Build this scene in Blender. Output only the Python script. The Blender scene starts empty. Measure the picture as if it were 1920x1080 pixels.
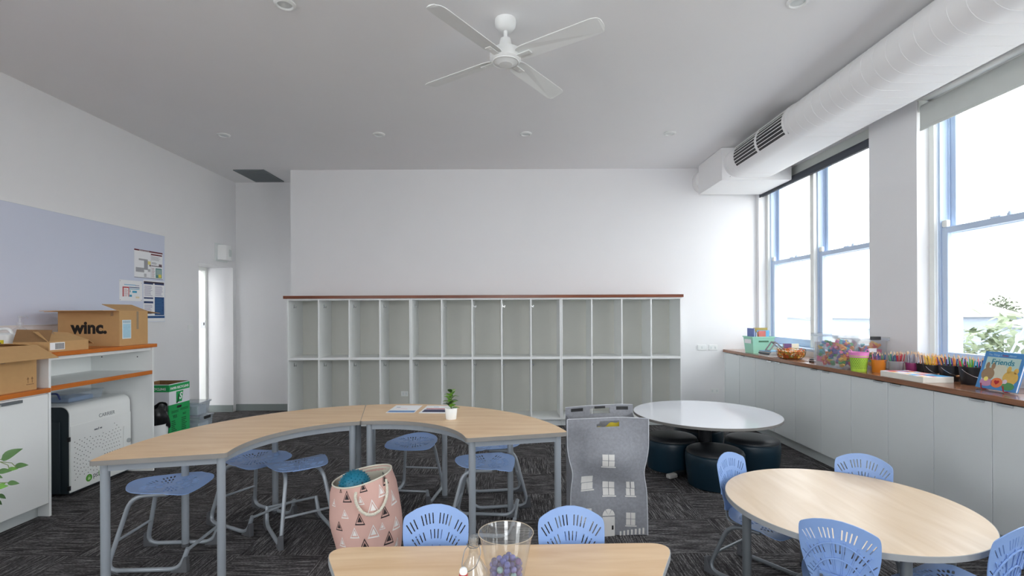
import bpy, bmesh, math, random
from mathutils import Vector, Matrix
from mathutils.geometry import delaunay_2d_cdt
PI = math.pi
rad = math.radians
random.seed(7)
S = bpy.context.scene
COL = S.collection

# ---------------------------------------------------------------- camera
EYE = 1.45
cam = bpy.data.cameras.new('camera'); cam_o = bpy.data.objects.new('camera', cam); COL.objects.link(cam_o)
cam_o.location = (0, 0, EYE)
cam_o.rotation_euler = (PI/2, rad(0.25), 0)
cam.sensor_width = 36; cam.lens = 935/1920*36; cam.shift_y = 47/1920
cam.clip_start = 0.05; cam.clip_end = 400
S.camera = cam_o

# ---------------------------------------------------------------- world, exposure
W = bpy.data.worlds.new('overcast_sky'); S.world = W; W.use_nodes = True
bg = W.node_tree.nodes['Background']
bg.inputs[1].default_value = 1.0
_n, _l = W.node_tree.nodes, W.node_tree.links           # bright even overcast, a little brighter in the low haze
_tc = _n.new('ShaderNodeTexCoord'); _sx = _n.new('ShaderNodeSeparateXYZ'); _mr = _n.new('ShaderNodeMapRange'); _mc = _n.new('ShaderNodeMix'); _mc.data_type = 'RGBA'
_l.new(_tc.outputs['Generated'], _sx.inputs[0]); _l.new(_sx.outputs['Z'], _mr.inputs[0]); _l.new(_mr.outputs[0], _mc.inputs[0]); _l.new(_mc.outputs[2], bg.inputs[0])
SKY = 6.0
_mc.inputs[6].default_value = (SKY*.955, SKY*.98, SKY, 1); _mc.inputs[7].default_value = (SKY*.9*.955, SKY*.9*.98, SKY*.9, 1)
S.view_settings.view_transform = 'Standard'; S.view_settings.look = 'None'
S.view_settings.gamma = 1.0; S.view_settings.use_curve_mapping = False
S.view_settings.exposure = 0.80
S.cycles.use_denoising = True
S.cycles.max_bounces = 14; S.cycles.diffuse_bounces = 7; S.cycles.transparent_max_bounces = 24
S.cycles.sample_clamp_indirect = 6.0

# room dimensions (metres; camera stands at x=0,y=0 and looks along +y)
XL, XR, YB, YREC, YREAR, ZC = -4.15, 3.37, 6.86, 7.50, -2.6, 3.43
WIN = [(4.70, 6.80), (2.05, 4.146), (-0.60, 1.50), (-2.45, -1.15)]     # openings in the right wall (y ranges); the last unseen, added for light
ZS, ZH = 1.00, 3.20                                     # sill and head
REARW = [(-0.6, 0.6)]                      # unseen opening behind the camera, sized for its daylight (x ranges)

LEFT_FILL = (-2.3, -0.1)                                     # unseen opening added in the left wall, for light on the right cabinets
def portal(loc, rot, sx, sy):
    l = bpy.data.lights.new('window_daylight', 'AREA'); l.shape = 'RECTANGLE'; l.size = sx; l.size_y = sy
    l.cycles.is_portal = True
    o = bpy.data.objects.new('window_daylight', l); COL.objects.link(o); o.location = loc; o.rotation_euler = rot
for a, b in WIN: portal((XR+0.40, (a+b)/2, (ZS+ZH)/2), (0, PI/2, 0), ZH-ZS, b-a)
portal((XL-.42, sum(LEFT_FILL)/2, 2.05), (0, -PI/2, 0), 2.2, LEFT_FILL[1]-LEFT_FILL[0])
for a, b in REARW: portal(((a+b)/2, YREAR-0.30, 2.05), (PI/2, 0, 0), b-a, 2.2)

# ---------------------------------------------------------------- materials
def lin(h):
    h = h.lstrip('#'); c = [int(h[i:i+2], 16)/255 for i in (0, 2, 4)]
    return tuple((x/12.92 if x <= .04045 else ((x+.055)/1.055)**2.4) for x in c)+(1,)
MATS = {}
def mat(name, col, rough=.5, metal=0., var=.05, vscale=8., bump=0., bscale=200., spec=.5, coat=0.):
    if name in MATS: return MATS[name]
    m = bpy.data.materials.new(name); m.use_nodes = True; MATS[name] = m
    n, l = m.node_tree.nodes, m.node_tree.links; p = n['Principled BSDF']
    c = lin(col)
    p.inputs['Roughness'].default_value = rough; p.inputs['Metallic'].default_value = metal
    p.inputs['Specular IOR Level'].default_value = spec; p.inputs['Coat Weight'].default_value = coat
    tc = n.new('ShaderNodeTexCoord')
    nz = n.new('ShaderNodeTexNoise'); nz.inputs['Scale'].default_value = vscale; nz.inputs['Detail'].default_value = 3
    l.new(tc.outputs['Object'], nz.inputs['Vector'])
    mx = n.new('ShaderNodeMix'); mx.data_type = 'RGBA'
    mx.inputs[6].default_value = tuple(x*(1-var) for x in c[:3])+(1,)
    mx.inputs[7].default_value = tuple(min(1, x*(1+var)) for x in c[:3])+(1,)
    l.new(nz.outputs['Fac'], mx.inputs[0]); l.new(mx.outputs[2], p.inputs['Base Color'])
    if bump:
        b2 = n.new('ShaderNodeTexNoise'); b2.inputs['Scale'].default_value = bscale
        l.new(tc.outputs['Object'], b2.inputs['Vector'])
        bp = n.new('ShaderNodeBump'); bp.inputs['Strength'].default_value = bump; bp.inputs['Distance'].default_value = .002
        l.new(b2.outputs['Fac'], bp.inputs['Height']); l.new(bp.outputs[0], p.inputs['Normal'])
    return m
def wood(name, c1, c2, rough, stretch=(1.2, 14, 14), scale=2.2, coat=0.):
    m = bpy.data.materials.new(name); m.use_nodes = True
    n, l = m.node_tree.nodes, m.node_tree.links; p = n['Principled BSDF']
    tc = n.new('ShaderNodeTexCoord'); mp = n.new('ShaderNodeMapping'); mp.inputs['Scale'].default_value = stretch
    l.new(tc.outputs['Object'], mp.inputs['Vector'])
    nz = n.new('ShaderNodeTexNoise'); nz.inputs['Scale'].default_value = scale; nz.inputs['Detail'].default_value = 6; nz.inputs['Distortion'].default_value = .6
    l.new(mp.outputs[0], nz.inputs['Vector'])
    r = n.new('ShaderNodeValToRGB'); r.color_ramp.elements[0].position = .3; r.color_ramp.elements[1].position = .72
    r.color_ramp.elements[0].color = lin(c1); r.color_ramp.elements[1].color = lin(c2)
    l.new(nz.outputs['Fac'], r.inputs[0]); l.new(r.outputs[0], p.inputs['Base Color'])
    p.inputs['Roughness'].default_value = rough; p.inputs['Coat Weight'].default_value = coat
    return m
def clear(name, tint='#ffffff', body=.12, rough=.05, fres=1.45, trans=.975):
    """thin clear plastic or glass: see-through, a little body colour, fresnel gloss"""
    m = bpy.data.materials.new(name); m.use_nodes = True
    n, l = m.node_tree.nodes, m.node_tree.links
    for x in list(n): n.remove(x)
    out = n.new('ShaderNodeOutputMaterial')
    tr = n.new('ShaderNodeBsdfTransparent'); tr.inputs[0].default_value = (trans-.005, trans, trans, 1)
    df = n.new('ShaderNodeBsdfTranslucent'); df.inputs[0].default_value = lin(tint)
    d2 = n.new('ShaderNodeBsdfDiffuse'); d2.inputs[0].default_value = lin(tint)
    ad = n.new('ShaderNodeMixShader'); ad.inputs[0].default_value = .5
    l.new(df.outputs[0], ad.inputs[1]); l.new(d2.outputs[0], ad.inputs[2])
    m1 = n.new('ShaderNodeMixShader'); m1.inputs[0].default_value = body
    l.new(tr.outputs[0], m1.inputs[1]); l.new(ad.outputs[0], m1.inputs[2])
    gl = n.new('ShaderNodeBsdfGlossy'); gl.inputs['Roughness'].default_value = rough
    lw = n.new('ShaderNodeLayerWeight'); lw.inputs[0].default_value = .5
    pw = n.new('ShaderNodeMath'); pw.operation = 'POWER'; pw.inputs[1].default_value = 4.0; l.new(lw.outputs['Facing'], pw.inputs[0])
    ma = n.new('ShaderNodeMath'); ma.operation = 'MULTIPLY_ADD'; ma.inputs[1].default_value = .55; ma.inputs[2].default_value = (fres-1)**2*.17
    l.new(pw.outputs[0], ma.inputs[0])
    m2 = n.new('ShaderNodeMixShader'); l.new(ma.outputs[0], m2.inputs[0]); l.new(m1.outputs[0], m2.inputs[1]); l.new(gl.outputs[0], m2.inputs[2])
    l.new(m2.outputs[0], out.inputs[0])
    return m
def carpet():
    m = bpy.data.materials.new('carpet'); m.use_nodes = True
    n, l = m.node_tree.nodes, m.node_tree.links; p = n['Principled BSDF']
    tc = n.new('ShaderNodeTexCoord'); oi = n.new('ShaderNodeObjectInfo')
    ad = n.new('ShaderNodeVectorMath'); ad.operation = 'ADD'
    sc = n.new('ShaderNodeMath'); sc.operation = 'MULTIPLY'; sc.inputs[1].default_value = 37
    l.new(oi.outputs['Random'], sc.inputs[0]); l.new(tc.outputs['Object'], ad.inputs[0]); l.new(sc.outputs[0], ad.inputs[1])
    def nz(stretch, scale, det):
        mp = n.new('ShaderNodeMapping'); mp.inputs['Scale'].default_value = stretch
        l.new(ad.outputs[0], mp.inputs['Vector'])
        z = n.new('ShaderNodeTexNoise'); z.inputs['Scale'].default_value = scale; z.inputs['Detail'].default_value = det
        l.new(mp.outputs[0], z.inputs['Vector']); return z
    a = nz((3, 60, 1), 2.2, 5); b = nz((30, 160, 1), 2.0, 2)
    mx = n.new('ShaderNodeMath'); mx.operation = 'ADD'; l.new(a.outputs['Fac'], mx.inputs[0])
    h = n.new('ShaderNodeMath'); h.operation = 'MULTIPLY'; h.inputs[1].default_value = .6; l.new(b.outputs['Fac'], h.inputs[0]); l.new(h.outputs[0], mx.inputs[1])
    r = n.new('ShaderNodeValToRGB'); r.color_ramp.elements[0].position = .62; r.color_ramp.elements[1].position = 1.0
    r.color_ramp.elements[0].color = lin('#2a2829'); r.color_ramp.elements[1].color = lin('#8c8a8a')
    e = r.color_ramp.elements.new(.82); e.color = lin('#4a4849')
    l.new(mx.outputs[0], r.inputs[0]); l.new(r.outputs[0], p.inputs['Base Color'])
    bp = n.new('ShaderNodeBump'); bp.inputs['Strength'].default_value = .5; bp.inputs['Distance'].default_value = .003
    l.new(mx.outputs[0], bp.inputs['Height']); l.new(bp.outputs[0], p.inputs['Normal'])
    p.inputs['Roughness'].default_value = .95; p.inputs['Specular IOR Level'].default_value = .1
    return m
M_WALL = mat('wall_paint', '#ebebec', .85, var=.015, vscale=3, bump=.05, bscale=300)
M_CEIL = mat('ceiling_paint', '#f0f0f1', .9, var=.015, vscale=2)
M_WHITE = mat('white_laminate', '#eceeed', .45, var=.012)
M_DOORW = mat('cabinet_door_laminate', '#dfe4e4', .5, var=.012)
M_DUCT = mat('duct_white', '#f1f1f1', .55, var=.01)
M_SKIRT = mat('skirting_grey_green', '#8c9593', .6, var=.02)
M_BLUEF = mat('window_blue_paint', '#c6d8f0', .4, var=.02)
M_TRIMW = mat('window_white_paint', '#eef0ec', .45, var=.01)
M_GLASS = clear('window_glass', '#ffffff', .0, .0, 1.35, .80)
M_STEEL = mat('grey_steel', '#9aa1a8', .38, .25, var=.03)
M_STEELD = mat('dark_steel', '#7d8388', .35, .45, var=.03)
M_FOOT = mat('grey_rubber', '#55575b', .7, var=.05)
M_BLUE = mat('blue_plastic', '#8aa9dc', .42, var=.02)
M_MAPLE = wood('maple_laminate', '#d8b48a', '#e8cba6', .38, (1.2, 9, 9), 2.0)
M_MAPLEP = wood('pale_maple_laminate', '#d3b997', '#e0caae', .34, (9, 1.2, 9), 2.0)
M_EDGE = mat('grey_edge_band', '#9b9ea0', .5, var=.02)
M_EDGED = mat('grey_edge_band_dark', '#85827e', .5, var=.02)
M_WALN = wood('walnut_worktop', '#7b4f36', '#9c6a4a', .22, (14, 1.0, 14), 2.0, .3)
M_WALNE = wood('red_timber_top', '#6d3417', '#8d4820', .3, (1.0, 14, 14), 2.0)
M_ORNG = wood('orange_timber', '#b85c14', '#d07a2a', .35, (14, 1.0, 14), 2.0)
M_CARD = mat('cardboard', '#c29a68', .85, var=.06, vscale=25, bump=.15, bscale=120)
M_CARDD = mat('cardboard_dark', '#8c6a45', .85, var=.06, vscale=25, bump=.15, bscale=120)
M_BLACK = mat('black_plastic', '#1b1c1f', .45)
M_INK = mat('black_ink', '#1e1a17', .8)
M_WPAPER = mat('white_paper', '#f0f1f3', .7, var=.01)
M_CARPET = carpet()
M_CHROME = mat('chrome', '#c8cacc', .2, .9)

# ---------------------------------------------------------------- mesh builder
class MB:
    def __init__(s): s.v = []; s.f = []
    def add(s, vs, fs):
        b = len(s.v); s.v += [tuple(p) for p in vs]; s.f += [tuple(b+i for i in f) for f in fs]; return s
    def box(s, x0, x1, y0, y1, z0, z1):
        return s.add([(x0,y0,z0),(x1,y0,z0),(x1,y1,z0),(x0,y1,z0),(x0,y0,z1),(x1,y0,z1),(x1,y1,z1),(x0,y1,z1)],
                     [(3,2,1,0),(4,5,6,7),(0,1,5,4),(1,2,6,5),(2,3,7,6),(3,0,4,7)])
    def cbox(s, c, d): return s.box(c[0]-d[0]/2, c[0]+d[0]/2, c[1]-d[1]/2, c[1]+d[1]/2, c[2]-d[2]/2, c[2]+d[2]/2)
    def mbox(s, m, d):
        q = MB().cbox((0,0,0), d); return s.add([m @ Vector(p) for p in q.v], q.f)
    def prism(s, pts, z0, z1, cap=True):
        n = len(pts); vs = [(p[0],p[1],z0) for p in pts]+[(p[0],p[1],z1) for p in pts]
        fs = [(i,(i+1)%n,n+(i+1)%n,n+i) for i in range(n)]
        if cap: fs += [tuple(range(n-1,-1,-1)), tuple(range(n,2*n))]
        return s.add(vs, fs)
    def prism_axis(s, pts, a0, a1, axis='y'):
        """pts in the plane across the axis: axis y -> (x,z); axis x -> (y,z)"""
        q = MB().prism(pts, a0, a1)
        vs = [((p[0],p[2],p[1]) if axis == 'y' else (p[2],p[0],p[1])) for p in q.v]
        fs = [tuple(reversed(f)) for f in q.f] if axis == 'y' else q.f
        return s.add(vs, fs)
    def lathe(s, prof, n=24, c=(0,0,0), sx=1., sy=1.):
        m = len(prof); vs = []; fs = []
        for r, z in prof:
            for k in range(n):
                a = 2*PI*k/n; vs.append((c[0]+r*sx*math.cos(a), c[1]+r*sy*math.sin(a), c[2]+z))
        for j in range(m-1):
            for k in range(n):
                k2 = (k+1) % n; fs.append((j*n+k, j*n+k2, (j+1)*n+k2, (j+1)*n+k))
        if prof[0][0] > 1e-5: fs.append(tuple(range(n-1,-1,-1)))
        if prof[-1][0] > 1e-5: fs.append(tuple((m-1)*n+k for k in range(n)))
        return s.add(vs, fs)
    def openlathe(s, prof, n=24, c=(0,0,0)):
        k0 = len(s.f); s.lathe(prof, n, c)
        s.f = [f for f in s.f if len(f) <= 4 or n <= 4]; return s
    def tube(s, path, r, n=8, closed=False):
        P = [Vector(p) for p in path]; m = len(P); vs = []; fs = []
        up = None
        for i in range(m):
            a = P[i-1] if (i > 0 or closed) else P[i]; b = P[(i+1) % m] if (i < m-1 or closed) else P[i]
            t = (b-a).normalized()
            if up is None:
                up = Vector((0,0,1)) if abs(t.z) < .9 else Vector((1,0,0))
            up = (up - t*up.dot(t)).normalized(); sd = t.cross(up)
            rr = r[i] if isinstance(r, (list, tuple)) else r
            for k in range(n):
                g = 2*PI*k/n; vs.append(P[i]+(up*math.cos(g)+sd*math.sin(g))*rr)
        for i in range(m if closed else m-1):
            for k in range(n):
                k2 = (k+1) % n; j = (i+1) % m; fs.append((i*n+k, i*n+k2, j*n+k2, j*n+k))
        if not closed: fs += [tuple(range(n-1,-1,-1)), tuple((m-1)*n+k for k in range(n))]
        return s.add(vs, [tuple(reversed(f)) for f in fs])
    def sphere(s, c, r, u=14, w=9, sc=(1,1,1)):
        pr = [(r*math.sin(PI*j/w)+(0 if 0<j<w else 0), -r*math.cos(PI*j/w)) for j in range(w+1)]
        q = MB(); vs = [(0,0,-r)]
        for j in range(1, w):
            for k in range(u): vs.append((pr[j][0]*math.cos(2*PI*k/u), pr[j][0]*math.sin(2*PI*k/u), pr[j][1]))
        vs.append((0,0,r)); fs = []
        for k in range(u): fs.append((0, 1+(k+1)%u, 1+k))
        for j in range(w-2):
            for k in range(u): fs.append((1+j*u+k, 1+j*u+(k+1)%u, 1+(j+1)*u+(k+1)%u, 1+(j+1)*u+k))
        t = len(vs)-1; b = 1+(w-2)*u
        for k in range(u): fs.append((b+k, b+(k+1)%u, t))
        return s.add([(c[0]+p[0]*sc[0], c[1]+p[1]*sc[1], c[2]+p[2]*sc[2]) for p in vs], fs)
    def grid(s, fn, nu, nv, thick=None):
        vs = [fn(i/nu, j/nv) for j in range(nv+1) for i in range(nu+1)]
        fs = [(j*(nu+1)+i, j*(nu+1)+i+1, (j+1)*(nu+1)+i+1, (j+1)*(nu+1)+i) for j in range(nv) for i in range(nu)]
        if thick: return s.shell(vs, fs, thick)
        return s.add(vs, fs)
    def shell(s, vs, fs, th):
        """a sheet given thickness along its normals, with closed rims"""
        vs = [Vector(v) for v in vs]; nm = [Vector((0,0,0)) for _ in vs]; cnt = {}
        for f in fs:
            a, b, c = vs[f[0]], vs[f[1]], vs[f[2]]; nn = (b-a).cross(c-a)
            for i in f: nm[i] += nn
            for i in range(len(f)):
                e = (f[i], f[(i+1)%len(f)]); cnt[e] = cnt.get(e, 0)+1
        nm = [x.normalized() if x.length > 0 else Vector((0,0,1)) for x in nm]
        n = len(vs); out = vs+[v-k*th for v, k in zip(vs, nm)]
        F = list(fs)+[tuple(n+i for i in reversed(f)) for f in fs]
        for (a, b) in cnt:
            if (b, a) not in cnt: F.append((b, a, n+a, n+b))
        return s.add(out, F)
    def mesh(s, name, m, smooth=None):
        me = bpy.data.meshes.new(name); me.from_pydata([tuple(p) for p in s.v], [], s.f)
        ms = m if isinstance(m, (list, tuple)) else [m]
        for x in ms: me.materials.append(x)
        me.update()
        if smooth:
            me.polygons.foreach_set('use_smooth', [True]*len(me.polygons))
            me.set_sharp_from_angle(angle=rad(smooth))
        return me
    def build(s, name, m, parent=None, smooth=None, bevel=0., loc=None):
        o = bpy.data.objects.new(name, s.mesh(name, m, smooth)); COL.objects.link(o)
        if parent: o.parent = parent
        if loc: o.location = loc
        if bevel:
            b = o.modifiers.new('bevel', 'BEVEL'); b.width = bevel; b.segments = 2; b.limit_method = 'ANGLE'
        return o
def tag(o, label, cat, group=None):
    o['label'] = label; o['category'] = cat
    if group: o['group'] = group
    return o
def thing(name, label, cat, loc=(0,0,0), rz=0., group=None):
    o = bpy.data.objects.new(name, None); COL.objects.link(o); o.location = loc; o.rotation_euler = (0,0,rz)
    o.empty_display_size = .05
    return tag(o, label, cat, group)
def struct(o): o['kind'] = 'structure'; return o
def copy_tree(o, label, loc=None, rz=None, scale=None):
    c = o.copy(); COL.objects.link(c); c['label'] = label
    if loc: c.location = loc
    if rz is not None: c.rotation_euler = (0,0,rz)
    if scale: c.scale = (scale,)*3
    def rec(a, b):
        for ch in list(a.children):
            d = ch.copy(); COL.objects.link(d); d.parent = b; rec(ch, d)
    rec(o, c); return c
def fillet(pts, r, n=5, closed=False):
    P = [Vector(p) for p in pts]; out = []; m = len(P)
    for i in range(m):
        if not closed and i in (0, m-1): out.append(P[i]); continue
        rr = r[i] if isinstance(r, (list, tuple)) else r
        a, b, c = P[i-1], P[i], P[(i+1) % m]
        d1 = min(rr, (a-b).length*.49); d2 = min(rr, (c-b).length*.49)
        p, q = b+(a-b).normalized()*d1, b+(c-b).normalized()*d2
        for k in range(n+1):
            t = k/n; out.append(p*(1-t)**2+b*2*t*(1-t)+q*t*t)
    return out
def chaikin(pts, it=2):
    for _ in range(it):
        q = []
        for i in range(len(pts)):
            a, b = pts[i], pts[(i+1) % len(pts)]
            q += [(a[0]*.75+b[0]*.25, a[1]*.75+b[1]*.25), (a[0]*.25+b[0]*.75, a[1]*.25+b[1]*.75)]
        pts = q
    return pts
def text(body, size, parent, m, mw, name='lettering', bold=0., ext=.0004, align='LEFT', fitw=None):
    c = bpy.data.curves.new(name, 'FONT'); c.body = body; c.size = size; c.extrude = ext; c.offset = bold; c.align_x = align
    c.resolution_u = 3
    o = bpy.data.objects.new(name, c); COL.objects.link(o)
    dg = bpy.context.evaluated_depsgraph_get(); me = bpy.data.meshes.new_from_object(o.evaluated_get(dg))
    bpy.data.objects.remove(o); bpy.data.curves.remove(c)
    if fitw:
        xs_ = [v.co.x for v in me.vertices]; k_ = fitw/(max(xs_)-min(xs_)); me.transform(Matrix.Diagonal((k_, k_ if not size < 0 else 1, 1, 1)))
    me.transform(mw); me.materials.clear(); me.materials.append(m)
    t = bpy.data.objects.new(name, me); COL.objects.link(t); t.parent = parent
    return t
def frame_m(o, xa, ya):
    """matrix whose local x,y axes are xa, ya at origin o"""
    x = Vector(xa).normalized(); y = Vector(ya).normalized(); z = x.cross(y)
    return Matrix(((x.x,y.x,z.x,o[0]),(x.y,y.y,z.y,o[1]),(x.z,y.z,z.z,o[2]),(0,0,0,1)))

# ================================================================ THE SETTING
fl = struct(MB().box(XL-2.2, XR+.4, YREAR-.3, YREC+1.0, -.12, -.006).build('floor', M_CARPET))
tm = MB().box(-.2495, .2495, -.2495, .2495, -.02, .0).mesh('carpet_tile', M_CARPET)
for i in range(16):
    for j in range(15):
        x = XL+.25+.5*i; y = .25+.5*j
        if x-.25 > XR-.3 or y-.25 > YREC: continue
        if y-.25 >= YB and x > -2.8: continue
        t = bpy.data.objects.new('carpet_tile', tm); COL.objects.link(t); t.parent = fl
        t.location = (x, y, 0); t.rotation_euler = (0,0,PI/2*((i+j) % 2))
struct(MB().box(XL-2.2, XR+.4, YREAR-.3, YREC+1.0, ZC, ZC+.15).build('ceiling', M_CEIL))
DY0, DY1, DZ = 6.61, 7.42, 2.143
wl = MB().box(XL-.42, XL, YREAR-.3, LEFT_FILL[0], -.1, ZC); wl.box(XL-.42, XL, LEFT_FILL[1], DY0, -.1, ZC); wl.box(XL-.42, XL, LEFT_FILL[0], LEFT_FILL[1], -.1, .95); wl.box(XL-.42, XL, LEFT_FILL[0], LEFT_FILL[1], 3.15, ZC); wl.box(XL-.42, XL, DY0, DY1, DZ, ZC); wl.box(XL-.42, XL, DY1, YREC+.15, -.1, ZC)
struct(wl.build('wall_left', M_WALL))
wb = MB().box(-3.04, XR+.4, YB, YREC+.15, -.1, ZC)
struct(wb.build('wall_back', M_WALL))
struct(MB().box(XL-2.2, -3.04, YREC, YREC+.15, -.1, ZC).build('wall_recess', M_WALL))
wr = MB().box(XR, XR+.27, YREAR-.3, YB, -.1, ZS); wr.box(XR, XR+.27, YREAR-.3, YB, ZH, ZC)
ed = [YREAR-.3]+[v for a, b in sorted(WIN) for v in (a, b)]+[YB]
for k in range(0, len(ed), 2): wr.box(XR, XR+.27, ed[k], ed[k+1], ZS, ZH)
struct(wr.build('wall_right', M_WALL))
wq = MB().box(XL, XR, YREAR-.3, YREAR, -.1, .95); wq.box(XL, XR, YREAR-.3, YREAR, 3.15, ZC)
xs = [XL]+[v for w in REARW for v in w]+[XR]
for k in range(0, len(xs), 2): wq.box(xs[k], xs[k+1], YREAR-.3, YREAR, .95, 3.15)
struct(wq.build('wall_rear', M_WALL))
# skirting
struct(MB().box(XL, -3.04, YREC-.014, YREC, 0, .10).build('baseboard_recess', M_SKIRT, bevel=.003))
struct(MB().box(-3.054, -3.04, YB, YREC-.014, 0, .10).build('baseboard_return', M_SKIRT, bevel=.003))
struct(MB().box(2.18, 2.9, YB-.014, YB, 0, .10).build('baseboard_back', M_SKIRT, bevel=.003))
struct(MB().box(XL, XL+.014, 4.70, DY0-.02, 0, .10).build('baseboard_left', M_SKIRT, bevel=.003))
struct(MB().box(XL-.36, XL-.005, DY1-.014, DY1, 0, .10).build('baseboard_doorway', M_SKIRT, bevel=.003))
# doorway: frame at the outer side of the thick wall, corridor beyond
d = struct(MB().box(XL-.46, XL-.38, DY1-.05, DY1, 0, DZ).build('door_1', M_TRIMW, bevel=.003))
MB().box(XL-.46, XL-.38, DY0, DY0+.05, 0, DZ).build('door_jamb', M_TRIMW, d, bevel=.003)
MB().box(XL-.46, XL-.38, DY0+.05, DY1-.05, DZ-.05, DZ).build('door_head', M_TRIMW, d, bevel=.003)
k = MB().box(XL-.45, XL-.385, DY1-.056, DY1-.05, 1.25, 1.36).build('strike_plate', M_CHROME, d)
MB().box(XL-.405, XL-.395, DY1-.06, DY1-.056, 1.29, 1.33).build('latch_hole', M_BLACK, k)
struct(MB().box(XL-2.2, XL-2.1, 3.0, YREC, -.1, ZC).build('wall_corridor', M_WALL))
# unseen light panel, added to brighten the corridor
cl = thing('corridor_fill_light', 'unseen light panel added in the corridor beyond the doorway', 'light', (XL-1.2, 6.6, ZC-.03))
me_ = bpy.data.materials.new('fill_glow'); me_.use_nodes = True
me_.node_tree.nodes['Principled BSDF'].inputs['Emission Color'].default_value = (1, .98, .94, 1)
me_.node_tree.nodes['Principled BSDF'].inputs['Emission Strength'].default_value = 6
MB().box(-.3, .3, -.6, .6, -.01, 0).build('diffuser', me_, cl); MB().box(-.33, .33, -.63, .63, 0, .03).build('housing', M_TRIMW, cl)

# ---------------------------------------------------------------- windows (right wall)
def sash_window(n, y0, y1, parts, blind):
    XF = XR+.10                                   # inner face of the white box frame
    root = struct(MB().box(XF, XF+.03, y0, y0+.05, ZS, ZH).box(XF, XF+.03, y1-.05, y1, ZS, ZH).box(XF, XF+.03, y0, y1, ZH-.06, ZH)
                  .build('window_%d' % n, M_TRIMW, bevel=.004))
    MB().box(XR-.0, XF+.16, y0+.002, y1-.002, ZS-.0, ZS+.03).build('window_sill', M_BLUEF, root, bevel=.006)
    w = (y1-y0-.10)/parts
    for k in range(parts):
        a, b = y0+.05+k*w, y0+.05+(k+1)*w
        if k: MB().box(XF-.012, XF+.04, a-.035, a+.035, ZS+.03, ZH-.06).build('mullion', M_TRIMW, root, bevel=.006)
        a += .03 if k else 0; b -= .03 if k < parts-1 else 0
        for yy, sg in ((a, 1), (b, -1)):        # pulley stiles
            q = MB().box(XF+.03, XF+.19, min(yy, yy+sg*.022), max(yy, yy+sg*.022), ZS+.03, ZH-.04)
            q.box(XF+.095, XF+.105, min(yy, yy+sg*.034), max(yy, yy+sg*.034), ZS+.03, ZH-.04)
            q.build('pulley_stile', M_BLUEF, root, bevel=.002)
        zm = 2.10
        for nm, x0, za, zb, bot, top in (('lower_sash', XF+.04, ZS+.03, zm+.03, .09, .05), ('upper_sash', XF+.108, zm-.02, ZH-.04, .05, .06)):
            s0, s1 = a+.024, b-.024; st = .055
            fr = MB().box(x0, x0+.045, s0, s0+st, za, zb).box(x0, x0+.045, s1-st, s1, za, zb)
            fr.box(x0, x0+.045, s0+st, s1-st, za, za+bot).box(x0, x0+.045, s0+st, s1-st, zb-top, zb)
            f = fr.build(nm, M_BLUEF, root, bevel=.005)
            MB().box(x0+.02, x0+.024, s0+st-.004, s1-st+.004, za+bot-.004, zb-top+.004).build('pane', M_GLASS, f)
            if nm == 'lower_sash':
                for yh in (s0+st*.5, s1-st*.5):
                    MB().box(x0-.004, x0+.03, yh-.026, yh+.026, zb, zb+.06).build('sash_horn', M_TRIMW, f, bevel=.012)
                ym = (s0+s1)/2
                MB().lathe([(.016,0),(.016,.012),(.01,.02),(.006,.03)], 10, (x0+.02, ym-.08, zb)).build('sash_lock', M_BLUEF, f, 40)
                MB().box(x0+.01, x0+.03, ym-.02, ym+.06, zb, zb+.012).build('sash_latch', M_BLUEF, f, bevel=.003)
    return root
sash_window(1, *WIN[0], 2, 'dark'); sash_window(2, *WIN[1], 2, 'light'); sash_window(3, *WIN[2], 2, 'light'); sash_window(4, *WIN[3], 1, 'light')  # the fourth is out of view, added to light the left side
# brick outer reveal strips seen through the glass
M_REVEAL = mat('outer_reveal_render', '#d9d3d0', .8, var=.03)
M_REDREV = mat('outer_reveal_brick', '#d8b8b4', .85, var=.06, vscale=12)
for n, (a, b) in enumerate(WIN):
    t = struct(MB().box(XR+.27, XR+.32, b, b+.16, ZS-.2, ZH+.1).build('trim_%d' % (2*n+1), M_REDREV))
    struct(MB().box(XR+.32, XR+.38, b, b+.18, ZS-.2, ZH+.1).build('trim_%d' % (2*n+2), M_REVEAL))
    struct(MB().box(XR+.27, XR+.38, a-.16, a, ZS-.2, ZH+.1).build('trim_%d' % (n+20), M_REDREV))

# roller blinds
M_BLINDD = mat('charcoal_blind', '#3b3f49', .6); M_BLINDL = mat('pale_grey_blind', '#cfd3cf', .8)
r = thing('roller_blind', 'rolled-up charcoal roller blind at the top of the far window', 'blind', (XR+.05, 5.75, 3.06))
MB().tube([(0,-1.045,.0),(0,1.045,.0)], .044, 20).build('blind_roll', M_BLINDD, r, 40)
MB().box(-.046, -.039, -1.04, 1.04, -.055, .0).build('bottom_hem', M_BLINDD, r)
for s in (-1, 1): MB().box(-.02, .035, s*1.047-.003, s*1.047+.003, -.035, .14).build('bracket', M_TRIMW, r)
MB().box(.0, .045, -1.045, 1.045, .035, .14).build('head_board', M_BLINDL, r)
for yy, lb in ((3.098, 'pale grey roller blind lowered a little over the nearer window'), (.45, 'pale grey roller blind over the window nearest the camera side')):
    r = thing('roller_blind', lb, 'blind', (XR+.045, yy, 3.13))
    MB().tube([(0,-1.035,0),(0,1.035,0)], .03, 16).build('blind_roll', M_BLINDL, r, 40)
    MB().box(-.032, -.029, -1.03, 1.03, -.17, 0).build('blind_cloth', M_BLINDL, r)
    MB().box(-.036, -.025, -1.03, 1.03, -.19, -.165).build('bottom_rail', M_BLINDL, r, bevel=.004)
    for s in (-1, 1): MB().box(-.035, .035, s*1.038-.003, s*1.038+.003, -.03, .068).build('bracket', M_TRIMW, r)

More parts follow.
